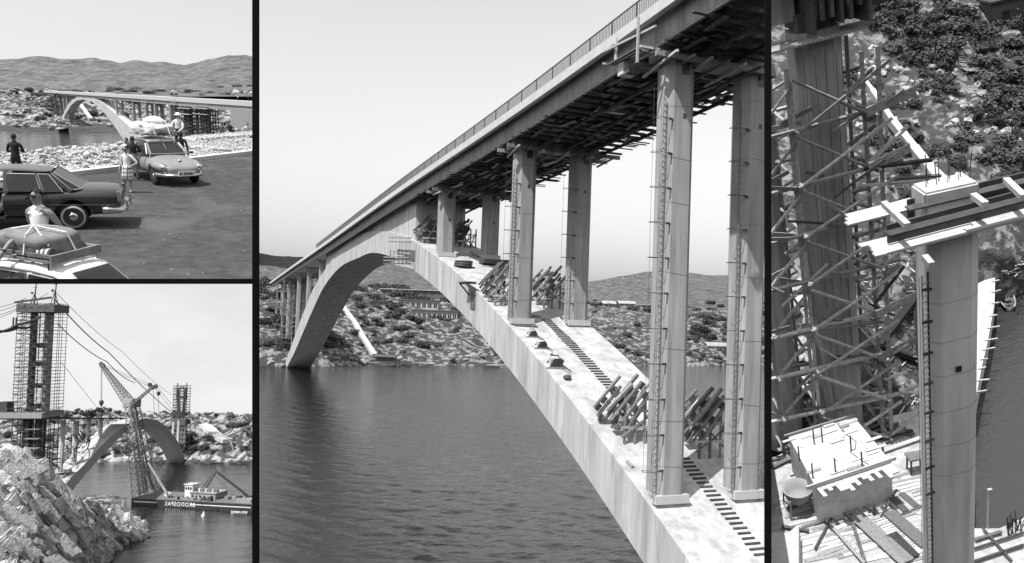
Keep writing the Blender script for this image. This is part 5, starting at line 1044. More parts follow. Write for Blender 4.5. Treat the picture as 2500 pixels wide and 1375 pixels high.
for a_, y in (((408, 1206), .2), ((385, 1212), .8)): MB().tube(U(*a_, y), U(348 + (a_[0] - 385) * .6, 1130, y), .5, .4, 8).build('back_strut', 'crane_paint', CS)
boom(CS, U(321, 990), U(247, 890), 3.0, .9, 16, .26, 'crane_dark', name='jib'); 
for y in (.4, .6): boom(CS, U(326, 985, y), U(374, 944, y), .8, .7, 7, .18, 'crane_dark', name='back_jib')
for px, row in ((247, 889), (252, 893), (366, 940), (372, 946), (380, 944)): MB().lathe([(.001, -.3), (.8, -.3), (.9, 0), (.8, .3), (.001, .3)], 14, U(px, row), 'Y').build('sheave', 'steel', CS)
MB().box(U(322, 984), (4.5, 5, 3.4)).build('mast_head', 'crane_paint', CS, bevel=.3)
for a_, q in (((252, 891), (368, 939)), ((256, 896), (370, 946)), ((247, 893), (246.5, 982)), ((249, 893), (248.5, 982)), ((378, 946), (450, 1040)), ((382, 943), (455, 1030)), ((374, 948), (377, 1012)), ((386, 960), (388, 1010))): MB().tube(U(*a_), U(*q), .075, .075, 5).build('rope', 'steel', CS)
MB().lathe([(.001, 1.2), (.6, 1.0), (.9, .3), (.7, -.4), (.2, -1.2), (.001, -1.3)], 12, U(247.5, 984)).build('hook_block', 'steel', CS, smooth=True); MB().tube(U(247.5, 990), U(247.5, 1014), .1, .1, 5).build('hook_rope', 'steel', CS); MB().lathe([(.001, .7), (.5, .5), (.6, -.3), (.001, -.9)], 10, U(247.5, 1014)).build('hook', 'steel', CS); MB().lathe([(.001, .9), (.7, .5), (.6, -.5), (.001, -.9)], 10, U(387, 961)).build('counter_block', 'steel', CS)
WH = MB().box(U(468, 1199, .4) + Vector((0, 0, .2)), (3.3, 3.4, 4.4)).build('wheelhouse', 'paint_white', CS, bevel=.08)
cw = U(468, 1199, .4)
for i in range(3): MB().box((cw.x - 1.0 + i * 1.0, cw.y - 1.72 * sg, cw.z + 1.2), (.72, .06, .9)).build('window', 'window_dark', WH)
MB().box((cw.x, cw.y, cw.z + 2.55), (3.9, 4.0, .2)).build('roof', 'paint_white', WH); MB().tube((cw.x - .8, cw.y, cw.z + 2.6), (cw.x - .8, cw.y, cw.z + 5), .06, .05, 5).build('aerial', 'steel', WH)
DH = MB().box(U(510, 1212, .5) + Vector((0, 0, .2)), (10.5, 7, 2.8)).build('deckhouse', 'plaster', CS, bevel=.06); ch_ = U(510, 1212, .5)
for i in range(6): MB().box((ch_.x - 4.2 + i * 1.65, ch_.y - 3.53 * sg, ch_.z + .5), (.8, .06, .7)).build('window', 'window_dark', DH)
MB().box((ch_.x, ch_.y, ch_.z + 1.8), (11.2, 7.6, .22)).build('roof', 'plaster', DH)
for i in range(7): MB().box((ch_.x - 4 + i * 1.4, ch_.y - 1.5 * sg, ch_.z + 2.3), (.9, 1.2, .9 + .4 * (i % 2))).build('locker', 'plaster' if i % 2 else 'crane_dark', DH)
MB().lathe([(.001, 1), (1.0, .8), (1.25, 0), (1.0, -.9)], 14, U(410, 1208, .3)).build('ventilator', 'paint_white', CS, smooth=True)
for i, (px, y) in enumerate(((425, .4), (432, .55), (441, .45), (448, .6), (360, .5), (375, .35), (390, .6), (556, .4), (570, .55), (582, .4), (595, .6))): MB().lathe([(.001, -.8), (.9, -.8), (.9, -.6), (.55, -.55), (.55, .55), (.9, .6), (.9, .8), (.001, .8)], 12, U(px, 1217, y) + Vector((0, 0, .3)), 'Y').build('winch_drum', 'crane_dark', CS)
for i in range(75): c_ = U(rng.uniform(330, 612), 1219, rng.uniform(.1, .9)); MB().box(c_, (rng.uniform(.4, 1.6), rng.uniform(.4, 1.4), rng.uniform(.6, 2.6))).build('deck_gear', rng.choice(('crane_dark', 'steel', 'crane_paint')), CS)
boom(CS, U(498, 1192, .6), U(527, 1148, .6), 1.2, .8, 8, .2, 'crane_dark', name='small_jib'); boom(CS, U(530, 1153, .6), U(612, 1216, .6), .5, .5, 14, .13, 'steel', name='stay_lattice'); 
for a_, q in (((527, 1148), (505, 1125)), ((527, 1148), (523, 1122)), ((524, 1160), (560, 1200))): MB().tube(U(*a_, .6), U(*q, .6), .16, .1, 5).build('spar', 'steel', CS)
MB().tube(U(562, 1214, .5), U(562, 1185, .5), .18, .14, 6).build('lamp_mast', 'crane_paint', CS); MB().box(U(600, 1222, .2), (6, 2.4, 1.6)).build('stern_locker', 'crane_paint', CS, clip=BC, cm=MH)
for i in range(24): c_ = U(330 + i * 12, 1216.0, 0) + Vector((0, .2 * sg, .3)); MB().bar((c_.x, c_.y, z1_), (c_.x, c_.y, z1_ + 1.0), .07, .07, (0, 1, 0)).build('guard_post', 'crane_paint', CS)
# little craft
def rowboat(M, L_, label, m_='plaster', inner='crane_dark', group=None):
    T = thing('rowing_boat', label, 'boat', M, group); s_ = []
    for x, w_, z in ((-.5, .30, .0), (-.3, .44, -.04), (0, .5, -.06), (.25, .42, -.03), (.42, .2, .03), (.5, .02, .1)): s_.append([(x * L_, -w_ * L_ * .34, .14 * L_ + z * L_ * .3), (x * L_, -w_ * L_ * .24, .02 * L_), (x * L_, 0, -.01 * L_), (x * L_, w_ * L_ * .24, .02 * L_), (x * L_, w_ * L_ * .34, .14 * L_ + z * L_ * .3), (x * L_, w_ * L_ * .28, .13 * L_ + z * L_ * .3), (x * L_, 0, .035 * L_), (x * L_, -w_ * L_ * .28, .13 * L_ + z * L_ * .3)])
    MB().sweep(s_).build('hull', m_, T, smooth=False)
    for sg_ in (0, 4): b = MB(); b.path([Vector(q[sg_]) + Vector((0, 0, .01 * L_)) for q in s_], .016 * L_, 5); b.build('gunwale', 'pale_timber', T)
    for x in (-.28, -.02, .22): MB().box((x * L_, 0, .10 * L_), (.07 * L_, .30 * L_, .02 * L_)).build('thwart', inner, T)
    MB().box((-.1 * L_, 0, .13 * L_), (.16 * L_, .14 * L_, .08 * L_)).build('engine_box', inner, T, bevel=.02 * L_)
    return T
rowboat(BL.place(BL.gp(583, 1256), R(172)), 5.6, 'small pale boat lying beside the crane barge stern'); 
T = thing('buoy', 'small white conical buoy in front of the barge lettering', 'buoy', BL.place(BL.gp(497, 1260), 0)); MB().lathe([(.001, 1.8), (.35, .9), (.9, .0), (.7, -.4)], 12).build('cone', 'paint_white', T, smooth=True); MB().tube((0, 0, 1.7), (0, 0, 2.3), .06, .05, 5).build('staff', 'steel', T)
T = thing('timber_raft', 'dark timber raft and beams floating behind the rocky point', 'raft', BL.place(BL.gp(228, 1226), R(-8)))
for i in range(46): a_ = Vector((rng.uniform(-8, 7), rng.uniform(-5, 5), rng.uniform(.1, 1.4))); MB().bar(a_, a_ + Vector((rng.uniform(-6, 6), rng.uniform(-1.5, 1.5), rng.uniform(-.3, .5))), .42, .36).build('beam', rng.choice(('dark_timber', 'dark_timber', 'timber', 'pale_timber')), T)
for px0, px1, row, lb, nn in ((375, 450, 1130, 'timber rafts along the far shore under the arch', 16), (560, 618, 1132, 'dark pontoon at the far shore beyond the pale slip', 14), (470, 545, 1131, 'loose beams along the far shore below the pale slip', 12)):
    A, B = BL.gp(px0, row), BL.gp(px1, row); T = thing('timber_raft', lb, 'raft', BL.place((A + B) / 2)); L_ = (B - A).length
    for i in range(nn): a_ = Vector((rng.uniform(-.5, .2) * L_, rng.uniform(-1.5, 1.5), rng.uniform(.1, 1.2))); MB().bar(a_, a_ + Vector((rng.uniform(.25, .4) * L_, rng.uniform(-1, 1), 0)), .5, .5).build('beam', 'dark_timber', T)
pr = [land_at(HB, px, row) + uB * 1.2 for px, row in ((478, 1036), (505, 1058), (530, 1082), (556, 1100))]
T = thing('pale_slip', 'broad pale slip running down the rock face beside the far tower', 'ramp')
for a, q in zip(pr, pr[1:]): MB().bar(a, q, 5.5, 2.0, uB).build('slab', 'concrete_far', T)
for i in range(10): A = land_at(HB, 530 + i * 4.5, 1090 + i * 1.2); MB().bar(A, A + uB * 5 - RT * 1.5, .35).build('stake', 'pale_timber', T)
tr = tb0
# ================================================================== RIGHT: the building site looked down on
KR = 1.5
RF = Frame((-.236, -.42, .876), 63.4, KR); RN = Frame((-.236, -.42, .876), 63.4); uR = RF.z
RCp = [side(1874.5, True)]
mat('site_rock', .22, .95, .45, .5, bump=1, bscale=1.0, rand=0, coord='World', c2=.06, thr=(.42, .50), s2=.35, dist=.7)
mat('site_floor', .38, .95, .25, .6, bump=.7, bscale=3, rand=0, coord='World', c2=.27, thr=(.5, .66), s2=.8, dist=.1)
mat('slab_white', .46, .9, .12, .8, bump=.3, bscale=5, rand=.05, c2=.33, thr=(.5, .72))
water_mat('deep_water', .035, .2, .5, .8, .25, (.7, 1.4, 1))
WP = [(2376, 1030), (2384, 960), (2400, 880), (2420, 800), (2440, 760), (2530, 690), (2530, 1255), (2440, 1288), (2376, 1310)]
b = MB(); W65 = Frame((-.236, -.42, .876), 66.0, KR); b.add([W65.M @ W65.gp(*p) for p in ((2330, 1330), (2330, 660), (2540, 640), (2540, 1330))], [(0, 1, 2, 3)]); b.build('water', 'deep_water', kind='structure')
HS = Land([(px_, [(d_ * KR * (1.12 if r_ > 1000 else 1.04 if r_ > 800 else 1), r_) for d_, r_ in pf]) for px_, pf in [(1866, [(70, 1410), (77, 1270), (84, 1120), (92, 960), (101, 780), (108, 600), (116, 420), (126, 230), (138, 20), (146, -60)]), (2100, [(70, 1410), (77, 1270), (84, 1120), (92, 960), (101, 780), (108, 600), (116, 420), (126, 230), (138, 20), (146, -60)]), (2330, [(71, 1410), (78, 1270), (86, 1120), (95, 960), (104, 780), (108, 600), (116, 420), (126, 230), (138, 20), (146, -60)]), (2378, [(72, 1410), (79, 1290), (92, 1130), (101, 960), (109, 780), (109, 600), (116, 420), (126, 230), (138, 20), (146, -60)]), (2440, [(72, 1410), (78, 1296), (96, 1130), (106, 960), (112, 780), (108, 640), (115, 420), (125, 230), (138, 20), (146, -60)]), (2520, [(72, 1410), (79, 1270), (97, 1110), (107, 940), (115, 740), (111, 640), (115, 420), (125, 230), (138, 20), (146, -60)])]], 130, 150, 3.0, .10, uR, 31, .5, ampt=[(0, .06), (.28, .1), (.42, .9), (1, 1)])
def hs_amp(p): return p
HS.build('hillside', 'site_rock', clip=RCp)
n_ = 0
US = MB()
while n_ < 185:
    px = rng.uniform(2040, 2500); row = rng.uniform(5, 470)
    lim = 430 - (px - 2120) * .25
    edge = lerp_tab([(2040, 30), (2110, 60), (2200, 150), (2340, 190), (2500, 330)], px)
    if row > edge and noise.noise(Vector((px * .012, row * .012, 3))) < .05: continue
    if 2335 < px < 2372 and 80 < row < 180: continue
    if abs(row - lerp_tab([(2098, 205), (2330, 505)], px)) < 26 and 2095 < px < 2335: continue
    p = land_at(HS, px, row); bush(p - uR * .3, rng.uniform(1.9, 3.4) * (1.25 if row < edge else .9), uR, 'dark evergreen bush on the hillside above the building site', 'bushes on the hillside', .8, stuff=None if n_ < 75 else US); n_ += 1
for px, row, s_ in ((2140, 215, 3.2), (2160, 255, 3.0), (2190, 250, 2.6), (2230, 265, 2.6), (2280, 240, 2.3), (2390, 290, 2.8), (2128, 345, 3.4), (2165, 392, 3.2), (2110, 400, 2.4), (2300, 370, 2.4), (2420, 380, 2.8), (2460, 420, 3.0), (2480, 330, 2.5), (2120, 290, 2.2)): bush(land_at(HS, px, row) - uR * .3, s_, uR, 'dark evergreen bush on the hillside above the building site', 'bushes on the hillside', .8)
US.build('undergrowth', 'leaf', label='dense dark undergrowth covering the hillside above the site', cat='undergrowth', kind='stuff')
# rock outcrops
for i in range(130):
    px = rng.uniform(2090, 2490); row = lerp_tab([(2090, 120), (2200, 170), (2350, 230), (2490, 260)], px) + rng.gauss(35, 38) if i % 3 else rng.uniform(250, 480)
    if i == 0: OC = thing('rock_outcrop', 'pale limestone outcrop breaking through the dark hillside bushes', 'rocks')
    MB().rock(land_at(HS, px, min(640, max(60, row))), rng.uniform(.5, 1.3), i + 700, 2, (1, .9, .75), rotm(rng.uniform(0, 60), rng.uniform(0, 60), rng.uniform(0, 180)), boxy=.8).build('rock', 'limestone', OC)
# pale ramp
pr = [land_at(HS, px, row) + uR * 1.6 for px, row in ((2098, 205), (2128, 248), (2175, 310), (2230, 380), (2275, 440), (2330, 505))]
T = thing('pale_ramp', 'long narrow pale concrete ramp climbing the hillside between bushes', 'ramp')
for i, (a, q) in enumerate(zip(pr, pr[1:])): MB().bar(a, q + (q - a) * .04, .9 + .36 * i, 1.8, uR).build('slab', 'slab_white', T)
# stone steps
ST = thing('stone_steps', 'winding pale stone steps climbing through the dark bushes', 'steps'); path = [(2338, 70), (2342, 105), (2345, 140), (2348, 165), (2365, 185), (2395, 200), (2425, 215), (2460, 228), (2500, 245)]
for a, q in zip(path, path[1:]):
    for i in range(5): p = land_at(HS, a[0] + (q[0] - a[0]) * i / 5, a[1] + (q[1] - a[1]) * i / 5) + uR * .55; MB().rock(p, .75, i + a[0], 2, (1.25, .5, .28), bx @ rotm(0, 0, rng.uniform(-10, 10) + (0 if a[0] < 2350 else 40)), boxy=.8).build('step', 'rubble', ST)
def RP(px, row, z=0.0): return RF.gp(px, row, z)
def rthing(name, label, cat, group=None): return thing(name, label, cat, RF.M, group)
# hut at the top
T = rthing('hut', 'dark timber hut at the top of the hillside path', 'hut'); p = RF.I @ land_at(HS, 2470, 60); MB().box(p + Vector((0, 2, 1.0)), (6.5, 4, 5.0)).build('wall', 'dark_timber', T); MB().box(p + Vector((0, 2, 3.7)), (7.5, 5, .4)).build('roof', 'steel', T); MB().box(p + Vector((-1, -.05, 1.2)), (1.2, .1, 1.2)).build('window', 'window_dark', T)
# ---- left pier with its timber scaffold
def vbar(b, p, q, w_, h=None): return b.bar(p, q, w_, h, (0, 1, 0))
base = RF.I @ at(2052, 1000, 91 * KR); K_ = 1.93
PR = rthing('shaded_pier', 'thick shaded concrete pier wrapped in rough timber scaffold', 'pier')
Hp = 22.6
o8 = [(-1, -.55), (-.55, -1), (.55, -1), (1, -.55), (1, .55), (.55, 1), (-.55, 1), (-1, .55)]
MB().sweep([[(base.x + x * 1.08 * K_, base.y + y * 1.08 * K_, base.z + z * K_) for x, y in o8] for z in (-2, Hp)]).build('column', 'column_concrete', PR)
base2 = RF.I @ at(1905, 1010, 93 * KR); MB().sweep([[(base2.x + x * 1.08 * K_, base2.y + y * 1.08 * K_, base2.z + z * K_) for x, y in o8] for z in (-2, Hp)]).build('column', 'column_concrete', PR, clip=RCp, cm=RF.M)
SC = rthing('timber_scaffold', 'rough pole scaffold with crossed braces around the shaded pier', 'scaffold')
xs = (-3.3, -1.95, 1.75, 2.15); ys = (-1.9, 1.9); lv = [-1 + 2.75 * i for i in range(8)]; mat('scaffold_timber', .27, .9, .35, 3, bump=.3, bscale=20, rand=.4)
ww = lambda: rng.uniform(-.12, .12)
def sb(nm, a, q, w_, h=None, m_='scaffold_timber'): MB().bar(base + Vector(a) * K_, base + Vector(q) * K_, w_ * K_, h and h * K_, (.3, 1, .2)).build(nm, m_, SC, clip=RCp, cm=RF.M)
for x in (-4.8, -3.9, -2.0, -1.7, 1.75, 2.1):
    for y in ys: sb('standard', (x + ww(), y, -2), (x + ww() * 2, y + ww(), Hp - 1.2), .19)
for z in lv:
    for y in ys:
        sb('ledger', (-4.9 + ww() * 3, y - .2, z + ww()), (2.9 + ww() * 4, y - .2, z + .35 + ww()), .15, .18); 
    for x in (-3.9, -1.8, 1.9): sb('transom', (x, -2.6, z + .2), (x + ww(), 2.5, z + .2), .13)
    sb('brace', (-1.8, -2.3, z + 2.6 + ww()), (1.9, -2.3, z + .1 + ww()), .11, .16); sb('brace', (-1.9 + ww(), -2.4, z + .1), (2.6, -2.4, z + 2.5 + ww() * 2), .11, .14); sb('brace', (-3.9, 2.3, z + .1), (1.9, 2.3, z + 2.6), .1, .13)
    sb('brace', (-3.9, -2.0, z + .1), (-1.8, -2.0, z + 2.3), .11, .14); sb('brace', (1.95, -2.1, z + 2.3), (2.0, 2.1, z), .11, .14); sb('brace', (1.9, -2.2, z + .2), (3.2 + ww() * 5, -2.4, z + 1.4 + ww() * 6), .10, .13)
    for i in range(3): a = Vector((rng.uniform(-4.6, -.5), -2.4 + rng.random(), z + .5)); sb('plank', a, a + Vector((rng.uniform(.8, 2), rng.uniform(-.3, .3), rng.uniform(-.8, .8))), .22, .05, 'timber')
    if z > 2 and rng.random() < .6: sb('plank', (1.4, -2.5, z + .4), (3.6 + ww() * 4, -2.0, z + .75), .5, .06)
for i in range(34):
    z = rng.uniform(-1, Hp - 3); x = rng.uniform(-4.8, 2.6); y = rng.choice((-2.3, -2.0, 2.1)); a = rng.uniform(-1, 1); L_ = rng.uniform(1.2, 3.2)
    sb('pole', (x, y, z), (x + L_ * math.cos(a), y + ww() * 3, z + L_ * math.sin(a)), rng.uniform(.09, .16), rng.uniform(.05, .2), rng.choice(('timber', 'timber', 'dark_timber', 'pale_timber')))
for i in range(5): MB().tube(base + K_ * Vector((-.9 + i * .5, -1.3, Hp - 1)), base + K_ * Vector((-.8 + i * .45 + ww(), -1.25, 4)), .03, .03, 4).build('hanging_wire', 'steel', SC)
# formwork and deck on the pier head
DK = rthing('deck_formwork', 'dark timber and concrete formwork on top of the shaded pier', 'formwork')
def db(nm, c, d, m_='dark_timber', rz=6): MB().box(base + Vector(c) * K_, Vector(d) * K_, rotm(0, 0, rz)).build(nm, m_, DK, clip=RCp, cm=RF.M)
db('plank_platform', (-1.0, -.6, Hp - .35), (7.4, .9, .12), 'timber'); db('plank_platform', (-1.2, -1.5, Hp - .3), (6.4, .7, .1), 'timber'); db('girder', (-3.0, .3, Hp + 1.9), (4.0, 2.2, 2.6), 'column_concrete'); db('girder', (1.9, .2, Hp + .7), (4.4, .5, .85), 'steel'); db('girder', (.8, -.6, Hp + .5), (3.6, .4, .7), 'dark_timber')
for i in range(7): db('bearer', (-.6 + i * .42, -.2, Hp + 1.3 + .3 * (i % 3)), (.16, 3.2, 2.6 - .5 * (i % 2)))
for i in range(8): db('joist', (-1.5 + ww() * 3, -1.6 + i * .35, Hp + 3.4 + .1 * i), (8.6, .2, .28))
for i in range(6): db('board', (-3.5 + i * 1.3, -1.2 + ww() * 4, Hp + 3.2 - .4 * (i % 3)), (1.0, 2.8, .08), 'timber')
db('deck_slab', (-2.0, 2.6, Hp + 5.2), (8.5, 7.0, .5), 'dark_timber'); db('platform', (3.1, -.6, Hp + 3.5), (1.6, 1.2, .12), 'timber'); db('platform', (2.6, -.8, Hp + 2.2), (2.0, .8, .1), 'timber'); db('post', (1.2, -.9, Hp + 2.4), (.14, .14, 3.4), 'timber'); db('post', (2.4, -.9, Hp + 2.2), (.12, .12, 3.0), 'timber')
# ---- the near column with steel beams on its head
def nthing(name, label, cat): return thing(name, label, cat, RN.M)
def NP(px, row, z=0.0): return RN.gp(px, row, z)
top = RN.I @ at(2311, 603, 18.6)
NC = nthing('near_column', 'pale octagonal concrete column with a dark slot in its face', 'column')
o8b = [(-.62, -.30), (-.36, -.52), (.36, -.52), (.62, -.30), (.62, .30), (.36, .52), (-.36, .52), (-.62, .30)]
mat('new_concrete', .62, .9, .2, 1.2, bump=.3, bscale=14, rand=0, stretch=(1, 1, .1), c2=.44, thr=(.5, .72), s2=2.2)
MB().sweep([[(top.x + x * .94, top.y + y * .94, top.z + z) for x, y in o8b] for z in (-46, .75)]).build('shaft', 'new_concrete', NC)
hb = MB().box(top + Vector((-.03, .02, 1.22)), (1.2, .72, .82)).build('head', 'slab_white', NC, bevel=.05)
for i in range(9): q = top + Vector((-.45 + i * .12, .0 + .16 * (i % 2), 1.6)); MB().tube(q, q + Vector((ww() * .5, ww() * .5, .55 + .2 * rng.random())), .011, .011, 4).build('rebar', 'steel', hb)
MB().box(top + Vector((.03, -.50, -3.15)), (.13, .05, .16)).build('slot', 'window_dark', NC)
for z in (-1.2, -2.3, -3.3, -4.4, -5.5, -6.5):
    b = MB(); b.path([top + Vector((x * .95, y * .95, z + .06 * x)) for x, y in o8b[:5]], .0035, 4); b.build('tie_wire', 'steel', NC)
LD = nthing('column_ladder', 'pale timber ladder fixed up the side of the near column', 'ladder'); lx = top + Vector((-.70, -.42, 0))
for dx in (-.09, .09): MB().bar(lx + Vector((dx, dx * .6, -12)), lx + Vector((dx, dx * .6, -.35)), .035, .035, (0, 1, 0)).build('stile', 'pale_timber' if dx < 0 else 'dark_timber', LD)
r_ = MB().bar((-.09, -.055, 0), (.09, .055, 0), .025, .03).build('rung', 'pale_timber', LD); r_.location = lx + Vector((0, 0, -.6)); share(r_, [Matrix.Translation(lx + Vector((0, 0, -.6 - .17 * i))) for i in range(1, 64)], LD)
for z in (-.8, -1.7, -2.6, -3.5, -4.4, -5.3, -6.2, -7.1): MB().bar(lx + Vector((-.12, -.12, z + .1)), lx + Vector((.2, .1, z - .04)), .04, .06).build('clamp', 'dark_timber', LD)
for dx in (-.3, -.22): MB().tube(lx + Vector((dx, -.2, -12)), lx + Vector((dx, -.2, -.3)), .006, .006, 4).build('cage_wire', 'steel', LD)
zb = top.z
def rb(T, nm, a, q, za, w_, h, m_): MB().bar(NP(*a, zb + za), NP(*q, zb + za), w_, h).build(nm, m_, T)
for lb, a, q, za in (('dark steel I-beam lying across the front of the column head', (2166, 572), (2520, 480), 1.1), ('dark steel I-beam behind the column head', (2215, 510), (2520, 438), 1.1)):
    T = nthing('steel_beam', lb, 'steel beam')
    for dz, w_, h in ((.0, .05, .46), (.235, .26, .035), (-.235, .26, .035)): rb(T, 'web' if not dz else 'flange', a, q, za + dz, w_, h, 'steel')
T = nthing('plank_staging', 'bright wide planks laid beside the steel beam on the near column', 'planks')
dirn = (NP(2490, 522, zb + .8) - NP(2133, 612, zb + .8)).normalized(); nrm = Vector((-dirn.y, dirn.x, 0)); A = NP(2140, 622, zb + .8)
for i, (s0, ln) in enumerate(((-.06, 3.3), (.0, 3.6), (.05, 3.5), (-.1, 3.1))): a = A + nrm * (.19 * i) + dirn * s0; MB().bar(a, a + dirn * ln, .18, .045).build('plank', 'slab_white', T)
for i in range(3): a = A + nrm * (.19 * i - .02) + dirn * (2.0 + .25 * i) + Vector((0, 0, .05)); MB().bar(a, a + dirn * 2.2, .2, .045).build('plank', 'slab_white', T)
T = nthing('plank_staging', 'pale planks sticking out behind the steel beam toward the scaffold', 'planks'); A = NP(2066, 548, zb + 1.0)
for i in range(3): a = A + nrm * (.2 * i) + dirn * (.1 * i); MB().bar(a, a + dirn * 1.6, .19, .05).build('plank', 'slab_white', T)
for a, q, lb in (((2158, 497), (2216, 552), 'long square pale timber laid across both steel beams by the plank ends'), ((2376, 478), (2406, 500), 'short pale timber beside the column head'), ((2456, 440), (2500, 482), 'square pale timber across the steel beams away from the column head'), ((2258, 628), (2275, 648), 'timber stub poking out under the bright planks')):
    A, B = NP(*a, zb + 1.42), NP(*q, zb + 1.42) 
    if a[1] > 600: A, B = NP(*a, zb + .65), NP(*q, zb + .65)
    MB().bar(A, B, .13, .13).build('timber_baulk', 'pale_timber', M=RN.M, label=lb, cat='timber')
# ---- ground level of the site
def gthing(name, px, row, label, cat, rz=0, z=0.0, group=None): q = RF.I @ (land_at(HS, px, row) + uR * (z + .3)); return thing(name, label, cat, RF.place(q, rz), group)
b = MB(); fl = [(1866, 1130), (2000, 1060), (2240, 1000), (2330, 1010), (2374, 1100), (2378, 1290), (2440, 1290), (2520, 1255), (2520, 1410), (1866, 1410)]
b.add([RF.M @ RP(*p, 1.2) for p in fl], [tuple(range(len(fl)))]); SG = b.build('site_ground', 'site_floor', kind='structure', clip=RCp)
for i in range(110):
    px, row = rng.uniform(1880, 2250), rng.uniform(1175, 1370)
    if px > 2170 and row < 1200: continue
    A = RP(px, row, 1.26 + .01 * (i % 5)); dd_ = (RP(px + 60, row - 16 + rng.uniform(-4, 4), 1.26) - A).normalized() * rng.uniform(2.2, 4.5); MB().bar(RF.M @ A, RF.M @ (A + dd_), .36 * KR, .05, uR).build('floor_board', rng.choice(('slab_white', 'pale_timber', 'slab_white', 'timber')), SG, clip=RCp)
def S(px, row, z=1.2): return RP(px, row, z)
BK = rthing('concrete_block', 'big white concrete block with ragged board edge and upright bars', 'concrete block')
cs = [S(1925, 1066, 6), S(2085, 1018, 6), S(2176, 1128, 6), S(1992, 1190, 6)]
MB().poly(cs, (0, 0, -5)).build('block', 'slab_white', BK, clip=RCp, cm=RF.M)
for i in range(26):
    a_, b_ = rng.random(), rng.random(); q = cs[0].lerp(cs[1], a_).lerp(cs[3].lerp(cs[2], a_), b_) + Vector((0, 0, .06 + .02 * (i % 4))); dd_ = (cs[2] - cs[3]).normalized() if i % 4 else (cs[0] - cs[3]).normalized(); MB().bar(q - dd_ * rng.uniform(.4, 1.1), q + dd_ * rng.uniform(.4, 1.1), rng.uniform(.2, .5), .06).build('board', rng.choice(('slab_white', 'pale_timber', 'concrete_deck', 'timber')), BK, clip=RCp, cm=RF.M)
e0, e1 = cs[3], cs[2]; ed = (e1 - e0); en = Vector((ed.y, -ed.x, 0)).normalized()
for i in range(18): a = e0 + ed * ((i + .5) / 18) + Vector((0, 0, -.15)); L_ = rng.choice((.5, .9, 1.4, 1.8)); MB().bar(a - en * .2, a + en * L_, ed.length / 19, .16).build('board', 'slab_white', BK)
MB().bar(e0 - ed * .12 + Vector((0, 0, .3)), e1 + ed * .06 + Vector((0, 0, .3)), .16, .4).build('edge_beam', 'pale_timber', BK); MB().bar(cs[0] - (cs[1] - cs[0]) * .06 + Vector((0, 0, .2)), cs[1] + Vector((0, 0, .2)), .18, .3).build('edge_beam', 'timber', BK)
for px, row in ((2008, 1080), (1988, 1085), (1952, 1125), (1985, 1168), (2040, 1155), (2078, 1100), (2105, 1140)): q = S(px, row, 6); MB().bar(q, q + Vector((0, 0, 1.9)), .12, .12, (0, 1, 0)).build('bar', 'steel', BK)
b = MB(); b.path([S(px, row, 6.06) for px, row in ((2052, 1046), (2068, 1062), (2090, 1078), (2088, 1096), (2075, 1102), (2095, 1118), (2130, 1140))], .035, 4); b.build('wire', 'steel', BK)
for i in range(5): q = S(1990 + i * 42, 1212 - i * 14, 1.2); MB().bar(q, q + Vector((0, 0, 4)), .2, .2, (0, 1, 0)).build('prop', 'timber', BK)
HP = thing('concrete_hopper', 'round pale concrete skip standing on four legs beside the white block', 'skip', RF.place(S(1952, 1245), 0))
MB().lathe([(.55, 1.0), (1.25, 2.0), (1.5, 2.9), (1.5, 3.0), (1.38, 3.0), (1.15, 2.1), (.5, 1.15)], 20).build('bowl', 'plaster', HP, smooth=True)
for x in (-1, 1):
    for y in (-1, 1): MB().bar((x * 1.25, y * 1.25, 0), (x * 1.1, y * 1.1, 2.4), .14, .14, (0, 1, 0)).build('leg', 'timber', HP)
for s_ in ((-1, -1, 1, -1), (1, -1, 1, 1), (-1, 1, 1, 1), (-1, -1, -1, 1)): MB().bar((s_[0] * 1.25, s_[1] * 1.25, .25), (s_[2] * 1.25, s_[3] * 1.25, .25), .12).build('stretcher', 'timber', HP)
for px, row, fc, bd, lb, tp in ((2148, 1222, 60, .15, 'worker in a dark top holding a long bar beside the white block', 'cloth_dark'), (2134, 1262, -30, .75, 'worker bending forward over the slats', 'cloth_dark')):
    person(RF.place(S(px, row, 1.2), R(fc)), lb, 1.35, ('out', 'out'), tp, 'cloth_dark', False, False, bend=bd)
b_ = MB().bar(S(2150, 1260, 1.5), S(2190, 1195, 2.6), .14); b_.build('long_bar', 'steel', M=RF.M, label='long dark crowbar between the two workers', cat='bar')
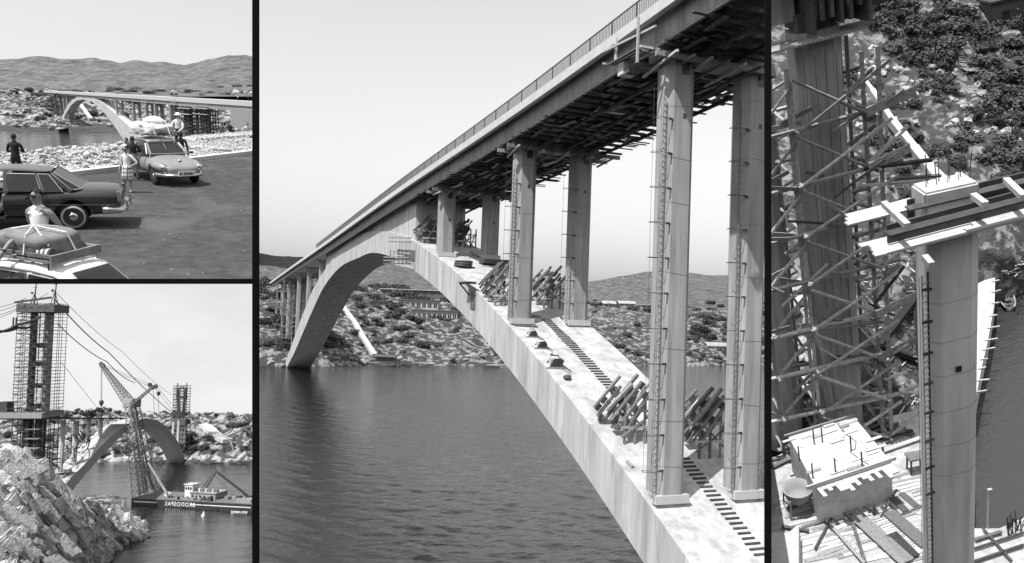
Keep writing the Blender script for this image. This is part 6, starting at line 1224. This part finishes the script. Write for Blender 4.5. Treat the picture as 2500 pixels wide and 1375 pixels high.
# slats, long boards, troughs
T = rthing('slat_mat', 'row of pale slats laid between long dark boards', 'slats')
for i in range(22): k = i / 21; a, q = S(2112 + 62 * k * 1.6, 1246 + 112 * k, 1.3), S(2160 + 66 * k * 1.6, 1236 + 92 * k, 1.3); MB().bar(a, q, .22, .12).build('slat', 'pale_timber', T)
for a, q, w_, lb, m_ in (((2070, 1240), (2215, 1372), 1.5, 'wide weathered board between the slats and the concrete skip', 'timber'), ((2170, 1250), (2262, 1330), 1.3, 'weathered board between the slats and the near column', 'timber'), ((2172, 1305), (2228, 1362), 1.5, 'dark trough across the lower slats', 'dark_timber'), ((2090, 1220), (2140, 1250), .5, 'short beam under the ragged board edge', 'timber'), ((1910, 1285), (1975, 1296), .35, 'thin plank beside the concrete wall', 'dark_timber'), ((2010, 1262), (2110, 1375), .3, 'long thin pole on the pale floor', 'timber'), ((2075, 1255), (2112, 1372), .3, 'thin dark pole crossing the pale floor', 'dark_timber'), ((2030, 1265), (1990, 1340), .22, 'thin bar leaning over the pale floor', 'steel'), ((2380, 1318), (2445, 1298), .3, 'pole on the pale ground beside the lamp post', 'dark_timber'), ((2375, 1372), (2500, 1330), .22, 'long thin rod lying farthest from the lamp post', 'steel'), ((2400, 1290), (2470, 1370), .2, 'rod lying across the other rods by the lamp post', 'steel'), ((2378, 1340), (2500, 1300), .2, 'long rod lying nearest the lamp post foot', 'steel'), ((1900, 1100), (1945, 1080), .5, 'beam on the ground between the white block and the shaded pier', 'timber'), ((1885, 1140), (1935, 1115), .5, 'plank on the ground beside the concrete skip', 'timber'), ((2140, 1085), (2225, 1050), .6, 'timber edge of the dark pit beside the white block', 'timber'), ((2130, 1020), (2230, 1062), .6, 'timber frame above the dark pit', 'dark_timber'), ((2145, 1105), (2250, 1068), .5, 'long pale plank between block and column', 'pale_timber')):
    MB().bar(S(*a, 1.55), S(*q, 1.55), w_, .16).build('board', m_, M=RF.M, label=lb, cat='board')
T = rthing('formwork_pit', 'dark square formwork pit behind the white block', 'pit')
cs2 = [S(2120, 1040, 1.3), S(2160, 1022, 1.3), S(2228, 1058, 1.3), S(2150, 1085, 1.3)]; MB().poly(cs2, (0, 0, .06)).build('floor', 'interior', T)
for i in range(5): MB().bar(cs2[0].lerp(cs2[3], i / 4) + Vector((0, 0, .4)), cs2[1].lerp(cs2[2], i / 4) + Vector((0, 0, .4)), .25).build('joist', 'dark_timber', T)
for a, q, lb in (((2178, 1218), (2212, 1252), 'metal mould lying beside the standing worker'), ((2200, 1208), (2238, 1240), 'second metal mould beside the column foot')):
    A, B = S(*a, 1.5), S(*q, 1.5); T = rthing('mould', lb, 'mould'); MB().bar(A, B, 1.2, .3).build('pan', 'plaster', T); MB().bar(A + Vector((0, 0, .2)), B + Vector((0, 0, .2)), .7, .1).build('inside', 'dark_timber', T)
T = rthing('work_table', 'small dark trestle table beside the near column', 'table'); q = S(2236, 1150, 1.2); MB().box(q + Vector((0, 0, 2.0)), (1.7, 1.3, .2)).build('top', 'timber', T)
for x in (-.7, .7):
    for y in (-.5, .5): MB().bar(q + Vector((x, y, 0)), q + Vector((x * .9, y * .9, 1.9)), .14, .14, (0, 1, 0)).build('leg', 'dark_timber', T)
MB().poly([S(1870, 1300, 3.5), S(1925, 1300, 3.5), S(1950, 1280, 3.5), S(1950, 1420, 3.5), S(1870, 1420, 3.5)], (0, 0, -2.4)).build('concrete_wall', 'slab_white', M=RF.M, clip=RCp, cm=RF.M, label='pale concrete wall stub below the concrete skip', cat='wall')
LP = rthing('lamp_post', 'thin pale lamp post standing at the water edge', 'lamp post'); q = S(2411, 1290); MB().tube(q, q + Vector((0, 0, 4.6)), .09, .07, 7).build('post', 'plaster', LP); MB().box(q + Vector((.12, 0, 4.7)), (.4, .25, .2)).build('lamp', 'plaster', LP)
for i in range(26):
    if i == 0: T = rthing('reed_tuft', 'tuft of dry stalks by the water edge behind the lamp post', 'reeds')
    q = S(rng.uniform(2455, 2495), rng.uniform(1285, 1310)); MB().bar(q, q + Vector((ww() * 3, ww() * 3, rng.uniform(1, 2))), .07).build('stalk', 'dark_timber', T)
# quay, heap, boat, dark frame
QY = rthing('quay_slab', 'long bright concrete slab beside the water with pegs along its edge', 'slab'); qo = [(2372, 672), (2430, 660), (2428, 740), (2412, 830), (2396, 900), (2380, 985), (2366, 985)]
MB().poly([RP(*p, 2.2) for p in qo], (0, 0, -2.5)).build('slab', 'concrete_deck', QY)
for a, q in zip(qo[1:], qo[2:6]):
    for i in range(3): p = RP(a[0] + (q[0] - a[0]) * i / 3, a[1] + (q[1] - a[1]) * i / 3, 2.3); MB().bar(p - Vector((.4, 0, 0)), p + Vector((.75 + ww() * 3, ww() * 2, 0)), .16, .16).build('peg', 'pale_timber', QY)
q = W65.gp(2458, 738); rowboat(W65.place(q, R(68)), 5.4, 'dark open motor boat moored beside the bright slab', 'dark_timber', 'crane_dark')
HE = rthing('driftwood_heap', 'tangled heap of pale scrap timber behind the near column head', 'timber heap')
for i in range(170): p = RP(rng.uniform(2376, 2500), rng.uniform(572, 672), rng.uniform(1.5, 3.2)); MB().bar(p, p + Vector((rng.uniform(-1.8, 1.8), rng.uniform(-1.5, 1.5), rng.uniform(-.5, .6))), .16, .12).build('stick', rng.choice(('pale_timber', 'timber', 'slab_white', 'dark_timber')), HE)
HE2 = rthing('scrap_heap', 'scattered scrap timber on the ground between the two columns', 'timber heap')
for i in range(190):
    px, row = rng.uniform(2090, 2245), rng.uniform(620, 1010); p = RF.I @ (land_at(HS, px, row) + uR * rng.uniform(.2, .9)); MB().bar(p, p + Vector((rng.uniform(-1.6, 1.6), rng.uniform(-1.3, 1.3), rng.uniform(-.3, .4))), .15, .12).build('stick', rng.choice(('pale_timber', 'timber', 'dark_timber', 'dark_timber')), HE2)
T = rthing('dark_frame', 'dark triangular frame of heavy bars on the ground between the columns', 'frame')
P3 = [RF.I @ (land_at(HS, px, row) + uR * 1.0) for px, row in ((2238, 745), (2148, 868), (2246, 890))]
for a, q in ((0, 1), (1, 2), (2, 0)): MB().bar(P3[a], P3[q], .9, .6).build('beam', 'interior', T)  # three near-black bars forming a triangle
for i in range(40):
    if i == 0: LB = rthing('light_rubble', 'bright broken stones lying at the foot of the shaded scaffold', 'rubble')
    px, row = rng.uniform(1890, 1985), rng.uniform(690, 960); p = RF.I @ (land_at(HS, px, row) + uR * .3); MB().rock(p, rng.uniform(.4, 1.1), i + 50, 2, (1, 1, .6)).build('stone', 'rubble', LB)
b = MB(); bw_ = [RF.I @ (land_at(HS, px, row) + uR * .8) for px, row in ((2105, 560), (2145, 540), (2200, 560), (2235, 585))]
drop_bush_masters()
